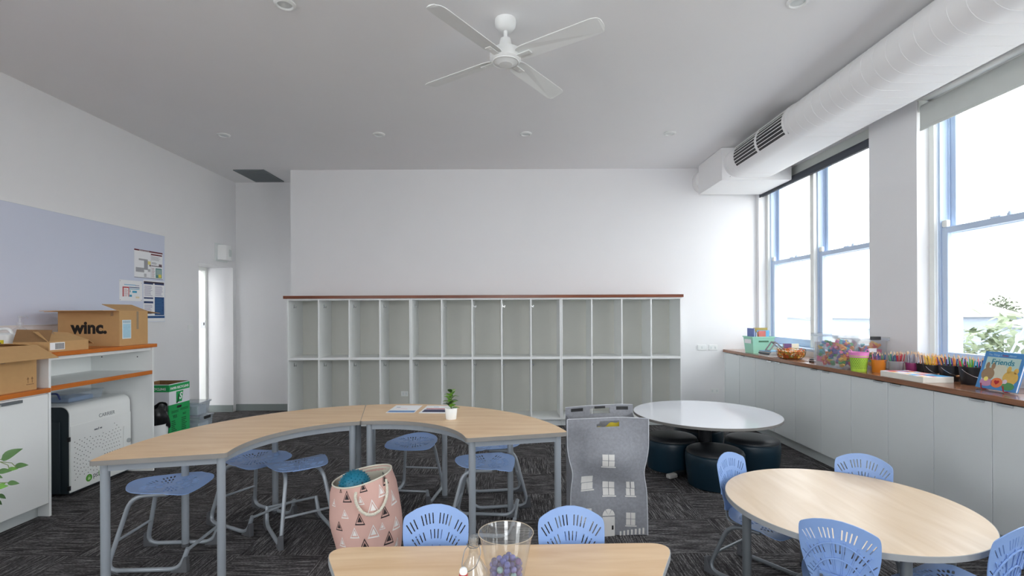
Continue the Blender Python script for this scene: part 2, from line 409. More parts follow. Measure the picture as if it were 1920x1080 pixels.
# ================================================================ CUBBIES
CY = 6.40
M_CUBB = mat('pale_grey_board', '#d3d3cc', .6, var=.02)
def cubby(x0, xs, x1, label):
    r = thing('cubby_unit', label, 'shelving', ((x0+x1)/2, CY, 0), 0, 'cubby units along the back wall')
    X = lambda v: v-(x0+x1)/2
    t = .018; D = YB-CY-.004; zb, zm, zt = .105, .888, 1.645
    MB().box(X(x0)+.001, X(x1)-.001, .03, .05, 0, zb-.02).build('kickboard', M_DOORW, r)
    MB().box(X(x0)+.001, X(x1)-.001, 0, D, zb-.025, zb).build('base_panel', M_WHITE, r, bevel=.0015)
    MB().box(X(x0)+.001, X(x1)-.001, 0, D, zt-.022, zt).build('top_panel', M_WHITE, r, bevel=.0015)
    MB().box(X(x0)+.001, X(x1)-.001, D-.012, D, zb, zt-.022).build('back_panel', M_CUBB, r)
    MB().box(X(x0)+.019, X(x1)-.019, 0, D-.012, zm-.032, zm).build('shelf', M_WHITE, r, bevel=.0015)
    for a in (x0+.001, x1-t-.001): MB().box(X(a), X(a)+t, .0, D-.012, zb, zt-.022).build('side_panel', M_WHITE, r, bevel=.0015)
    for v in xs:
        for za, zc in ((zb, zm-.032), (zm, zt-.022)):
            MB().box(X(v)-t/2, X(v)+t/2, .001, D-.013, za, zc).build('divider', M_WHITE, r, bevel=.0015)
    lefts = [x0+.019]+[v+t/2 for v in xs]
    for v in lefts:
        for zc in (zm-.032, zt-.022):
            h = fillet([(X(v)+.002,.16,zc-.075),(X(v)+.03,.16,zc-.1),(X(v)+.03,.16,zc-.07)], .012, 3)
            q = MB().tube(h, .004, 6); q.box(X(v), X(v)+.003, .152, .168, zc-.10, zc-.05); q.build('coat_hook', M_CHROME, r, 40)
    return r
c = lambda px: (px-960)/935*CY
cubby(c(538), [c(597), c(654.5), c(712)], c(770), 'white open cubby unit of four columns at the left, next to the recess')
cubby(c(770), [c(828), c(885), c(940.5), c(995.5)], c(1052), 'middle white open cubby unit with five columns')
cubby(c(1052), [c(1109.5), c(1166), c(1221)], c(1278), 'white open cubby unit of four columns at the right, behind the white round table')
tag(MB().box(c(532), c(1281), CY-.02, YB-.004, 1.645, 1.682).build('timber_counter', M_WALNE, bevel=.002), 'long reddish brown timber board lying across the white cubbies', 'board')

# ================================================================ RIGHT CABINETS
XC, DW, WT = 2.92, .4215, .94
M_KICK = mat('kick_grey', '#c3c9c9', .55, var=.015)
ordn = ['first from the back wall, behind the white round table', 'second from the back wall', 'third from the back wall, under the pencil pots',
        'fourth from the back wall, under the flat white box', 'fifth from the back wall, under the blue picture book', 'nearest the camera side of the room']
for k in range(6):
    y1 = 6.83-2*DW*k; y0 = y1-2*DW
    r = thing('base_cabinet', 'white two-door window cabinet, '+ordn[k], 'cabinet', (XC, (y0+y1)/2, 0), 0, 'base cabinets under the windows')
    MB().box(.045, XR-XC-.002, -DW+.001, DW-.001, .105, WT-.036).build('carcass', mat('carcass_gap_shade', '#6e7273', .7), r)  # carcass greyed to stand in for the deep shade in the door gaps
    MB().box(.055, .07, -DW+.001, DW-.001, 0, .105).build('kickboard', M_KICK, r)
    for s in (-1, 1):
        ya, yb = (.003, DW-.003) if s > 0 else (-DW+.003, -.003)
        dd = MB().box(0, .018, ya, yb, .11, WT-.045).build('door', M_DOORW, r, bevel=.0012)
        hy = .09*s
        MB().box(-.012, .018, hy-.05, hy+.05, WT-.0448, WT-.043).box(-.012, -.0095, hy-.05, hy+.05, WT-.056, WT-.0448).build('edge_pull', M_CHROME, dd)
struct(MB().box(2.92, XR, 6.832, YB, 0, WT-.036).build('trim_15', M_DOORW))
tag(MB().box(2.90, XR-.001, 6.83-12*DW, YB-.001, WT-.036, WT).build('worktop', M_WALN, bevel=.003), 'long walnut-brown worktop running under the windows', 'worktop')

# ================================================================ LEFT CABINETS
XF = -3.337
r = thing('shelf_unit', 'white open shelf unit holding the white charging cabinet', 'shelving', (XF, 4.125, 0))
def LB(mb, nm, m, par, bevel=.0015): return mb.build(nm, m, par, bevel=bevel)
y0, y1 = 3.59-4.125, 4.645-4.125
LB(MB().box(-.79, 0, y0-.0, y0+.018, 0, 1.148), 'side_panel', M_WHITE, r)
LB(MB().box(-.79, 0, y1-.018, y1, 0, 1.148), 'side_panel', M_WHITE, r)
LB(MB().box(-.585, -.57, y0+.018, y1-.018, 0.0, 1.148), 'back_panel', M_WHITE, r)
LB(MB().box(-.57, -.02, y0+.018, y1-.018, 1.12, 1.148), 'top_panel', M_WHITE, r)
sh = LB(MB().box(-.57, -.022, y0+.018, y1-.018, .90, .934), 'shelf', M_WHITE, r)
LB(MB().box(-.022, -.002, y0+.018, y1-.018, .90, .934), 'shelf_edge', M_ORNG, sh)
LB(MB().box(-.81, .018, y0-.02, y1+.02, 1.148, 1.18), 'counter_top', M_ORNG, r, .003)
for yy in (-.39, -.06): MB().tube([(yy-.08, y1-.019, 1.06), (yy-.08, y1-.0175, 1.06)], .006, 8).build('shelf_pin_hole', M_FOOT, r)
r = thing('base_cabinet', 'low white cabinet with orange timber counter at the left edge', 'cabinet', (XF, 2.6, 0))
LB(MB().box(-.78, -.02, -1.05, .988, .10, .895), 'carcass', M_WHITE, r)
LB(MB().box(-.10, -.08, -1.05, .988, 0, .10), 'kickboard', M_KICK, r)
for a, b in ((.29, .985), (-.41, .287), (-1.05, -.413)):
    dd = LB(MB().box(-.02, 0, a, b, .10, .884), 'door', M_WHITE, r)
    hb = (a+b)/2
    LB(MB().box(-.01, .022, hb-.0, hb+.14, .868, .876).box(.018, .022, hb, hb+.14, .856, .868), 'edge_pull', M_STEELD, dd, .001)
LB(MB().box(-.79, .018, -1.05, .988, .895, .927), 'counter_top', M_ORNG, r, .003)

# whiteboard and posters on the left wall
wbd = thing('whiteboard', 'long pale blue-grey whiteboard on the left wall', 'whiteboard', (XL, 4.0, 1.366))
M_WB = mat('whiteboard_surface', '#d3d9ea', .3, var=.015, vscale=2)
MB().box(.004, .016, -2.2, 1.94, 0, 1.018).build('board', M_WB, wbd)
MB().box(.002, .019, -2.2, 1.944, -.004, 0).box(.002, .019, 1.94, 1.944, 0, 1.018).box(.002, .019, -2.2, 1.944, 1.018, 1.022).build('frame', M_TRIMW, wbd)
def poster(name, label, y0, y1, z0, z1, blocks):
    r = thing(name, label, 'poster', (XL+.0165, y0, z0))
    MB().box(0, .0012, 0, y1-y0, 0, z1-z0).build('sheet', M_WPAPER, r)
    W_, H_ = y1-y0, z1-z0
    for i, (a, b, cc, dd_, colr) in enumerate(blocks):
        MB().box(.0012, .0016+i*.00004, a*W_, b*W_, cc*H_, dd_*H_).build('printed_area', mat('print_'+colr, '#'+colr, .6), r)
    return r
lines = lambda a, b, z0, z1, n, colr: [(a, a+(b-a)*random.uniform(.7, 1), z0+(z1-z0)*i/n, z0+(z1-z0)*(i+.45)/n, colr) for i in range(n)]
p = poster('evacuation_poster', 'landscape evacuation plan poster with a dark red header strip', 5.458, 5.90, 1.862, 2.176,
  [(.0,1,.95,1,'6d1f2c'),(.0,1,0,.015,'2a3048'),(.57,.98,.86,.91,'6d1f2c'),(.57,.575,.0,.9,'9a9aa2'),(.15,.46,.62,.68,'a9a9ad'),(.33,.46,.3,.64,'9d9da3'),(.05,.33,.2,.36,'a7a7ab'),
   (.46,.55,.24,.34,'b4b4b8'),(.46,.56,.5,.62,'e6da8a'),(.52,.56,.44,.5,'4d3a32'),(.33,.41,.04,.16,'bdbdc0'),(.58,.98,.46,.485,'47323c'),(.74,.97,.04,.4,'5c8f8a'),(.76,.95,.15,.36,'9fb8b2'),(.84,.95,.06,.18,'e8d860'),(.86,.97,.48,.56,'6a5560')]
  +lines(.59,.95,.68,.84,5,'b5b5ba')+lines(.6,.72,.06,.42,7,'c0a8a8')+lines(.6,.8,.54,.62,3,'909098'))
text('EMERGENCY EVACUATION', .0125, p, M_WPAPER, frame_m((.0036, .07, .3), (0,1,0), (0,0,1)))
poster('timetable_sheet', 'small white laminated sheet with red and blue table', 5.25, 5.575, 1.60, 1.822,
  [(.13,.4,.62,.68,'c04848'),(.13,.18,.2,.62,'c04848'),(.38,.41,.2,.66,'c05050'),(.41,.87,.64,.68,'24507e'),(.41,.87,.57,.6,'2b8fb5'),(.55,.75,.4,.5,'3f9fc4'),(.42,.53,.2,.3,'3f9fc4'),(.44,.47,.42,.52,'5a9a9c'),(.7,.86,.14,.22,'e8d8b4'),(.2,.7,.76,.8,'86b8d8'),(.68,.86,.74,.79,'b8b8c8'),
   (.02,.04,.93,.96,'6b6b70'),(.95,.97,.9,.93,'6b6b70'),(.02,.04,.03,.06,'6b6b70'),(.95,.97,.03,.06,'6b6b70')]+lines(.2,.36,.22,.6,7,'d4a8a8'))
poster('notice_poster', 'tall navy and white notice poster behind the open cardboard box', 5.592, 5.93, 1.372, 1.842,
  [(.02,.98,.93,.97,'3a3140'),(.02,.45,.9,.93,'1f3a6a'),(.52,.98,.9,.93,'1f3a6a'),(.52,.98,.15,.6,'1a4a80'),(.02,.45,.55,.585,'1f3a6a'),(.02,.45,.44,.49,'1f3a6a'),(.0,1,.08,.135,'1f5088')]
  +lines(.04,.43,.62,.88,10,'a9a2ba')+lines(.54,.96,.63,.88,10,'a9a2ba')+lines(.55,.95,.18,.58,10,'3d6f9f')+lines(.04,.43,.18,.42,8,'a9a2ba'))

# small wall fittings
def plate(name, label, cat, loc, axis, w, h, sw):
    r = thing(name, label, cat, loc)
    if axis == 'x':
        MB().box(0, .009, -w/2, w/2, -h/2, h/2).build('plate', M_WHITE, r, bevel=.002)
        for a in sw: MB().box(.009, .013, a-.009, a+.009, -.016, .016).build('switch', M_TRIMW, r, bevel=.002)
    else:
        MB().box(-w/2, w/2, -.009, 0, -h/2, h/2).build('plate', M_WHITE, r, bevel=.002)
        for a in sw: MB().box(a-.01, a+.01, -.013, -.009, -.014, .018).build('switch', M_DOORW, r, bevel=.002)
    return r
plate('light_switch', 'white light switch on the left wall near the doorway', 'switch', (XL, 6.43, 1.275), 'x', .1, .075, (-.015,))
def at(px, py, y):
    u = math.radians(.25); dx, dy = px-960, py-587
    return ((dx*math.cos(u)-dy*math.sin(u))/935*y, y, EYE-(dx*math.sin(u)+dy*math.cos(u))/935*y)
a = at(1316, 651.5, YB); plate('wall_outlet', 'left of two white wall plates side by side near the worktop', 'outlet', a, 'y', .115, .072, (0,))
a = at(1337, 651.5, YB); plate('wall_outlet', 'right of two white wall plates side by side near the worktop', 'outlet', a, 'y', .115, .072, (-.03, .03))
a = at(1339.5, 733, YB); plate('wall_outlet', 'low white power point beside the cabinet on the back wall', 'outlet', a, 'y', .115, .072, (-.03, .03))
for pxx, w in ((711+50, 'faint white power point inside a lower cubby left of the plant'),):
    a = at(759, 738, YB-.017); plate('wall_outlet', w, 'outlet', a, 'y', .1, .07, (-.02, .02))
r = thing('wall_speaker', 'white box speaker high on the wall above the doorway', 'speaker', (XL, 7.12, 2.32))
MB().box(0, .02, -.16, .13, -.12, .13).build('back_plate', M_DOORW, r, bevel=.003)
MB().prism([(.02,-.12),(.11,-.07),(.13,.02),(.11,.09),(.02,.12)], -.1, .11).build('body', M_WHITE, r, bevel=.006)
q = MB()
for i in range(7): q.box(.128, .134, -.0+.008*i-.02, -.0+.008*i-.016, -.05, .05)
q.build('grille', M_DOORW, r)

# ceiling fittings
r = thing('return_air_grille', 'grey rectangular return air grille in the recess ceiling', 'vent', (-3.6, 7.13, ZC))
M_GRILLE = mat('grille_grey', '#6d757a', .5)
MB().box(-.2, .2, -.295, .295, -.004, 0).build('backing', mat('grille_dark', '#3c4246', .6), r)
MB().box(-.21, .21, -.305, -.28, -.012, 0).box(-.21, .21, .28, .305, -.012, 0).box(-.21, -.19, -.28, .28, -.012, 0).box(.19, .21, -.28, .28, -.012, 0).build('frame', M_GRILLE, r)
for i in range(18): MB().box(-.19, .19, -.275+.031*i, -.275+.031*i+.022, -.012, -.007).build('louvre', M_GRILLE, r)
for (x, y), lb in (((-3.17,5.5),'leftmost in the far row, over the left wall'), ((-1.46,5.5),'second from left in the far row'), ((.16,5.5),'third from left in the far row, behind the fan'), ((1.75,5.5),'rightmost in the far row, near the duct'), ((1.83,3.18),'at the top right edge above the camera, near the duct'), ((-1.44,3.18),'at the top left edge of the ceiling')):
    r = thing('downlight', 'small round white ceiling downlight '+lb, 'downlight', (x, y, ZC), 0, 'ceiling downlights')
    MB().lathe([(.066,0),(.066,-.008),(.05,-.016),(.044,-.010),(.044,0)], 24).build('trim_ring', M_WHITE, r, 40)
    MB().lathe([(.044,-.006),(.02,-.008),(0,-.009)], 20).build('lens', M_DOORW, r, 40)
# fan
r = thing('ceiling_fan', 'white four-blade ceiling fan', 'fan', (-.036, 3.37, ZC))
MB().lathe([(.071,0),(.072,-.02),(.068,-.045),(.052,-.065),(.03,-.075),(0,-.075)], 28).build('canopy', M_WHITE, r, 35)
MB().tube([(0,0,-.07),(0,0,-.17)], .0125, 12).build('down_rod', M_WHITE, r, 40)
MB().lathe([(.02,-.122),(.034,-.128),(.045,-.17),(.05,-.215),(0,-.215)], 24).build('motor_cup', M_WHITE, r, 35)
mo = MB().lathe([(.085,-.205),(.102,-.212),(.108,-.235),(.105,-.272),(.095,-.282),(0,-.282)], 32).build('motor', M_WHITE, r, 35)
MB().lathe([(.093,-.281),(.088,-.290),(.082,-.286),(.055,-.296),(.045,-.303),(0,-.305)], 32).build('motor_cap', M_WHITE, mo, 30)
bl = fillet([(.10,-.05,0),(.16,-.062,0),(.67,-.068,0),(.71,-.05,0),(.71,.05,0),(.67,.068,0),(.16,.062,0),(.10,.05,0)], .03, 4, True)
for k, ang in enumerate((-34.6, 55.2, 145.4, 235.2)):
    b = MB()
    n_ = len(bl)
    def bz(p): return (p[0], p[1]*math.cos(rad(13)), -p[1]*math.sin(rad(13))+(.006 if abs(p[1]) < .03 else 0))
    v1 = [bz(p) for p in bl]; v2 = [(x, y, z+.005) for x, y, z in v1]
    b.add(v1+v2, [(i,(i+1)%n_,n_+(i+1)%n_,n_+i) for i in range(n_)]+[tuple(range(n_-1,-1,-1)), tuple(range(n_,2*n_))])
    o = b.build('blade', M_WHITE, r); o.location = (0,0,-.262); o.rotation_euler = (0,0,rad(ang))
    o2 = MB().box(.09, .2, -.02, .02, -.012, -.006).tube([(.17,.0,-.014),(.17,0,-.005)], .006, 8).build('blade_bracket', M_WHITE, o)

# flat-oval duct with box at its far end
du = thing('air_duct', 'long white flat-oval air duct under the ceiling above the windows', 'duct', (2.885, 3.0, 3.235))
def oval(hw, hh, n=14):
    pts = []
    for k in range(n+1): a = PI/2+PI*k/n; pts.append((-hw+hh+hh*math.cos(a), hh*math.sin(a)))
    for k in range(n+1): a = -PI/2+PI*k/n; pts.append((hw-hh+hh*math.cos(a), hh*math.sin(a)))
    return pts
MB().prism_axis(oval(.335, .17), -4.6, 2.985, 'y').build('duct_body', M_DUCT, du, 25)
for i in range(64):
    y = -3.2+i*.12+.0
    if 1.64 < y < 2.80 or y > 2.95: continue
    pts = oval(.3365, .1715); q = MB(); n_ = len(pts); sk = .0
    q.prism_axis(pts, y, y+.004, 'y'); q.build('duct_seam', M_DUCT, du, 25)
# grille let into the curved side
def side(a, rr): return (-.165+(rr)*math.cos(a), (rr)*math.sin(a))
gp = MB().prism_axis([side(PI*.62+PI*.60*k/10, .1715) for k in range(11)]+[side(PI*1.22-PI*.60*k/10, .160) for k in range(11)], 1.68, 2.74, 'y').build('grille_recess', M_BLACK, du, 25)
for yc in (1.68, 2.21, 2.74):
    MB().prism_axis([side(PI*.60+PI*.64*k/10, .178) for k in range(11)]+[side(PI*1.24-PI*.64*k/10, .168) for k in range(11)], yc-.018, yc+.018, 'y').build('grille_frame', M_DUCT, du, 25)
for k in range(11):
    a = PI*.61+PI*.62*k/10
    th = .007 if k not in (0, 10) else .012
    c1, c2 = side(a-th/.17*.5, .177), side(a+th/.17*.5, .177); c3, c4 = side(a+th/.17*.5, .168), side(a-th/.17*.5, .168)
    MB().prism_axis([c1, c2, c3, c4], 1.662, 2.758, 'y').build('grille_slat', M_DUCT, du)
pl = thing('duct_plenum', 'white box plenum at the far end of the air duct', 'duct box', (2.945, 6.37, 3.036))
MB().box(-.42, .42, -.385, .36, 0, ZC-3.036-.004).build('box', M_DUCT, pl, bevel=.004)
MB().prism_axis([(x-.06, z+.20) for x, z in oval(.40, .17)], .36, .485, 'y').build('duct_collar', M_DUCT, pl, 25)
MB().tube([(-.32,-.386,.04),(-.32,-.388,.04)], .004, 8).build('screw', M_STEELD, pl)

# ================================================================ TABLES
def offset_poly(pts, d):
    n = len(pts); out = []
    for i in range(n):
        a, b, c_ = Vector(pts[i-1][:2]), Vector(pts[i][:2]), Vector(pts[(i+1) % n][:2])
        t = (c_-a).normalized(); out.append((b.x+t.y*d, b.y-t.x*d))
    return out
def table_top(root, pts, z, th, mtop, medge):
    """pts counter-clockwise"""
    t = MB().prism([p[:2] for p in pts], z-th, z).build('tabletop', mtop, root)
    o = offset_poly(pts, .0025); n = len(pts)
    q = MB(); vs = [(p[0],p[1],z-th) for p in pts]+[(p[0],p[1],z-.0005) for p in pts]+[(p[0],p[1],z-th) for p in o]+[(p[0],p[1],z-.0012) for p in o]
    fs = []
    for i in range(n):
        j = (i+1) % n; fs += [(2*n+i,2*n+j,3*n+j,3*n+i),(3*n+i,3*n+j,n+j,n+i),(i,j,2*n+j,2*n+i)]
    q.add(vs, fs).build('edge_band', medge, t, 50)
    return t
def leg(root, x, y, z, r=.021, m=None):
    l_ = MB().tube([(x,y,.012),(x,y,z)], r, 16).build('leg', m or M_STEEL, root, 40)
    MB().lathe([(r+.001,0),(r+.002,.014),(r+.001,.02)], 14, (x,y,0)).build('glide', M_FOOT, l_, 40)
def rail(root, a, b, z, h=.04, w=.022):
    a, b = Vector(a), Vector(b); d = b-a; ang = math.atan2(d.y, d.x); mid = (a+b)/2
    m = Matrix.Translation((mid.x, mid.y, z-h/2)) @ Matrix.Rotation(ang, 4, 'Z')
    MB().mbox(m, (d.length, w, h)).build('rail', M_STEEL, root)
CT = (-.888, 2.767); RO, RI, TZ = 1.258, .634, .72
for a0, lb in ((103.1, 'left half of the curved maple table, its end near the left edge'), (13.1, 'right half of the curved maple table, carrying the small potted plant')):
    am = rad(a0+45); org = Vector((CT[0]+.94*math.cos(am), CT[1]+.94*math.sin(am)))
    r = thing('curved_table', lb, 'table', (org.x, org.y, 0), 0, 'curved classroom tables')
    def P(rr, deg): return (CT[0]+rr*math.cos(rad(deg))-org.x, CT[1]+rr*math.sin(rad(deg))-org.y, 0)
    g = .12
    raw = [P(RO, a0+g+(90-2*g)*k/40) for k in range(41)]+[P(RI, a0+90-g-(90-2*g)*k/32) for k in range(33)]
    n_ = len(raw); rr = [0.001]*n_
    for i in (0, 40, 41, n_-1): rr[i] = .022
    pts = []
    for i in range(n_):
        if i in (0, 40, 41, n_-1):
            aa, bb, cc = Vector(raw[i-1]), Vector(raw[i]), Vector(raw[(i+1) % n_])
            p_, q_ = bb+(aa-bb).normalized()*.022, bb+(cc-bb).normalized()*.022
            for k in range(6): t = k/5; v = p_*(1-t)**2+bb*2*t*(1-t)+q_*t*t; pts.append((v.x, v.y))
        else: pts.append(raw[i][:2])
    table_top(r, pts, TZ, .025, M_MAPLE, M_EDGED)
    outs = [P(RO-.045, a0+d) for d in (2.6, 31, 60, 87.4)]; ins = [P(RI+.045, a0+d) for d in (4.8, 85.2)]
    for p in outs+ins: leg(r, p[0], p[1], TZ-.026)
    for i in range(3): rail(r, outs[i][:2], outs[i+1][:2], TZ-.026)
    rail(r, outs[0][:2], ins[0][:2], TZ-.026); rail(r, outs[3][:2], ins[1][:2], TZ-.026)
    aa = [P(RI+.045, a0+4.8+80.4*k/12) for k in range(13)]
    q = MB()
    for k in range(12): 
        A, B = Vector(aa[k]), Vector(aa[k+1]); d_ = B-A
        q.mbox(Matrix.Translation(((A.x+B.x)/2, (A.y+B.y)/2, TZ-.046)) @ Matrix.Rotation(math.atan2(d_.y, d_.x), 4, 'Z'), (d_.length+.004, .02, .04))
    q.build('inner_rail', M_STEEL, r)
def circle(rr, n=96): return [(rr*math.cos(2*PI*k/n), rr*math.sin(2*PI*k/n)) for k in range(n)]
# round maple table
r = thing('round_table', 'round pale maple table with blue chairs at the lower right', 'table', (1.60, 2.40, 0))
table_top(r, circle(.53), .53, .025, M_MAPLEP, M_EDGE)
ps = [(.455*math.cos(rad(a)), .455*math.sin(rad(a))) for a in (174, 262, 352, 82)]
for p in ps: leg(r, p[0], p[1], .504, .0205, M_STEELD)
for i in range(4): rail(r, ps[i], ps[(i+1) % 4], .504)
# white round table
M_WGLOSS = mat('white_gloss_laminate', '#dfe2e8', .10, var=.005)
r = thing('round_table', 'low round glossy white table with dark ottomans tucked beneath', 'table', (1.765, 4.57, 0))
table_top(r, circle(.635), .53, .022, M_WGLOSS, M_EDGED)
M_BLKMET = mat('black_metal', '#2b2d30', .45, .3)
MB().tube([(0,0,.03),(0,0,.508)], .057, 20).build('column', M_BLKMET, r, 40)
MB().box(-.2, .2, -.2, .2, .495, .507).build('mounting_plate', M_BLKMET, r)
M_FTIP = mat('pale_foot_tip', '#b9b7b3', .5)
for ang in (209, 299, 29, 119):
    m = Matrix.Rotation(rad(ang), 4, 'Z')
    f = MB().mbox(m @ Matrix.Translation((.215, 0, .03)), (.35, .05, .03)).build('foot', M_BLKMET, r, bevel=.005)
    MB().mbox(m @ Matrix.Translation((.425, 0, .021)), (.10, .052, .04)).build('foot_tip', M_FTIP, f, bevel=.012)
# foreground table with concave ends
r = thing('waisted_table', 'maple table with rounded corners and curved-in sides at the bottom edge', 'table', (-.035, 1.31, 0))
hw, hd = .70, .69
half = [(hw-.02, hd)]
raw = [(-hw, hd), (-hw*.72, hd*.45), (-hw*.64, 0), (-hw*.72, -hd*.45), (-hw, -hd), (hw, -hd), (hw*.72, -hd*.45), (hw*.64, 0), (hw*.72, hd*.45), (hw, hd)]
pts = fillet([(x, y, 0) for x, y in raw], [.12, .22, .22, .22, .12, .12, .22, .22, .22, .12], 8, True)
# left-back corner sits a little nearer, as the table is turned slightly
pts = [(p.x, p.y) for p in pts]
r.rotation_euler = (0, 0, rad(1.2))
table_top(r, pts, .52, .025, M_MAPLE, M_EDGE)
ps = [(-.56, .56), (.56, .56), (.56, -.56), (-.56, -.56)]
for p in ps: leg(r, p[0], p[1], .494)
for i in range(4):
    a_, b_ = Vector(ps[i]), Vector(ps[(i+1) % 4])
    if i in (0, 2): rail(r, ps[i], ps[(i+1) % 4], .494)
    else:
        s_ = 1 if i == 1 else -1
        rail(r, ps[i], (s_*.40, ps[i][1]*.4), .494); rail(r, (s_*.40, ps[i][1]*.4), (s_*.40, -ps[i][1]*.4), .494); rail(r, (s_*.40, -ps[i][1]*.4), ps[(i+1) % 4], .494)

# ================================================================ CHAIRS AND STOOLS
def slotted(outline, slots, fn, th, step=.022):
    """sheet with real slots: outline and slots in 2D, fn maps 2D to 3D"""
    vs, es = [], []
    def loop(pts):
        b = len(vs); vs.extend(Vector(p) for p in pts); n = len(pts)
        es.extend((b+i, b+(i+1) % n) for i in range(n))
    loop(outline); sl = []
    for (c0, ang, L, w) in slots:
        ca, sa = math.cos(ang), math.sin(ang); pp = []
        for k in range(8):
            a = 2*PI*(k+.5)/8; ex = (L/2-w/2)*(1 if math.cos(a) > 0 else -1)+w/2*math.cos(a); ey = w/2*math.sin(a)
            pp.append((c0[0]+ex*ca-ey*sa, c0[1]+ex*sa+ey*ca))
        loop(pp); sl.append((c0, ca, sa, L/2, w/2))
    def inside(p, poly):
        r_ = False; n = len(poly)
        for i in range(n):
            (x1, y1), (x2, y2) = poly[i][:2], poly[i-1][:2]
            if (y1 > p[1]) != (y2 > p[1]) and p[0] < (x2-x1)*(p[1]-y1)/(y2-y1)+x1: r_ = not r_
        return r_
    def inslot(p, e=0.):
        for c0, ca, sa, a, b in sl:
            dx, dy = p[0]-c0[0], p[1]-c0[1]; u, v = dx*ca+dy*sa, -dx*sa+dy*ca
            if abs(u) < a+e and abs(v) < b+e: return True
        return False
    xs_ = [p[0] for p in outline]; ys_ = [p[1] for p in outline]
    x = min(xs_)+step/2
    while x < max(xs_):
        y = min(ys_)+step/2
        while y < max(ys_):
            if inside((x, y), outline) and not inslot((x, y), .004): vs.append(Vector((x, y)))
            y += step
        x += step
    V, E_, F, *_ = delaunay_2d_cdt(vs, es, [], 1, 1e-6)
    F2 = []
    for f in F:
        cx = sum(V[i].x for i in f)/len(f); cy = sum(V[i].y for i in f)/len(f)
        if not inside((cx, cy), outline) or inslot((cx, cy)): continue
        F2.append(tuple(f))
    return MB().shell([fn(v.x, v.y) for v in V], F2, th)
def fan(center, rows, spread, groups=None):
    out = []
    for (R, L, n, w) in rows:
        for k in range(n):
            a = -spread/2+spread*k/(n-1)
            if groups and (k % (groups+1)) == groups: continue
            g = PI/2+a
            out.append(((center[0]+R*math.cos(g), center[1]+R*math.sin(g)), g, L, w))
    return out
def frame(root, zs, xr, xf, wy, stub, mount, m, tr=.0125):
    for s in (-1, 1):
        p = fillet([(mount, .09*s, zs), (xr+.10, .115*s, zs), (xr, wy*s, tr+.004), (xf-.04, wy*s, tr+.004), (xf, (wy-.008)*s, stub)], [0, .075, .07, .06, 0], 6)
        MB().tube(p, tr, 10).build('side_tube', m, root, 40)
        for (a, sgn) in ((xr, -1), (xf-.012, 1)):
            pts = [(a+sgn*.018, 0), (a-sgn*.075, 0), (a-sgn*.07, .008), (a-sgn*.02, .03), (a-sgn*.002, .085), (a+sgn*.014, .085)]
            if sgn > 0: pts = list(reversed(pts))
            MB().prism_axis(pts, wy*s-.016, wy*s+.016, 'y').build('foot', M_FOOT, root, bevel=.004)
    MB().tube([(xf, wy-.008, stub-.008), (xf, -wy+.008, stub-.008)], .009, 8).build('front_crossbar', m, root, 40)
    t = .42; x_ = xr+.10*t; z_ = zs*t; y_ = wy+(.115-wy)*t
    MB().tube([(x_, y_, z_), (x_, -y_, z_)], .008, 8).build('rear_crossbar', m, root, 40)
    MB().tube(fillet([(mount-.02, .09, zs), (mount+.03, .05, zs), (mount+.03, -.05, zs), (mount-.02, -.09, zs)], .03, 4), .009, 8).build('seat_hoop', m, root, 40)
def seat_mesh(scale=1.):
    o = chaikin([(-.19,-.07),(-.205,0),(-.19,.07),(-.13,.15),(.02,.19),(.14,.195),(.195,.17),(.2,.06),(.2,-.06),(.195,-.17),(.14,-.195),(.02,-.19),(-.13,-.15)], 2)
    o = [(x*scale, y*scale) for x, y in o]
    sl = []
    for (R, L, n, w) in ((.055, .03, 8, .0095), (.097, .034, 13, .0105), (.142, .034, 18, .011)):
        for k in range(n):
            for hs in (0, PI):
                a = -rad(68)+rad(136)*k/(n-1)+hs
                if k % 5 == 4: continue
                sl.append(((.015+R*math.cos(a)*.92*scale, R*math.sin(a)*scale), a, L*scale, w))
    def f(x, y):
        X, Y = x/scale, y/scale
        z = -.9*(max(0, X-.1))**2*2.2+.45*Y*Y*(1 if X < .1 else .6)+.35*max(0, -X-.08)**2*4-.006*(1-(X/.2)**2)
        return (x, y, z)
    return slotted(o, sl, f, -.0035)
SEAT = seat_mesh().mesh('seat', M_BLUE, 40); SEATC = seat_mesh(.86).mesh('seat', M_BLUE, 40)
def inst(name, me, parent, loc=(0,0,0)):
    o = bpy.data.objects.new(name, me); COL.objects.link(o); o.parent = parent; o.location = loc; return o
stool = thing('stool', 'x', 'stool', (0,0,0), 0, 'blue perforated stools at the curved tables')
inst('seat', SEAT, stool, (0, 0, .438))
MB().box(-.05, .07, -.055, .055, .408, .43).build('seat_bracket', M_BLUE, stool, bevel=.006)
frame(stool, .412, -.225, .215, .17, .13, .06, M_STEEL)
SP = [(-2.06, 2.97, 3, 'blue stool at the front left, under the near end of the left curved table'),
      (-1.82, 3.50, -27, 'blue stool behind the front table leg, second from the left'),
      (-1.43, 3.35, 127, 'blue stool just left of the pink bag, turned away'),
      (-.775, 3.95, -97, 'blue stool under the right curved table beside the pink bag, facing the camera'),
      (-.19, 3.385, -4, 'blue stool under the front corner of the right curved table'),
      (-.13, 3.86, 188, 'blue stool half hidden behind another stool at the right curved table')]
for i, (x, y, a, lb) in enumerate(SP):
    if i: copy_tree(stool, lb, (x, y, 0), rad(a))
    else: first = (x, y, a, lb)
stool.location = (first[0], first[1], 0); stool.rotation_euler = (0,0,rad(first[2])); stool['label'] = first[3]

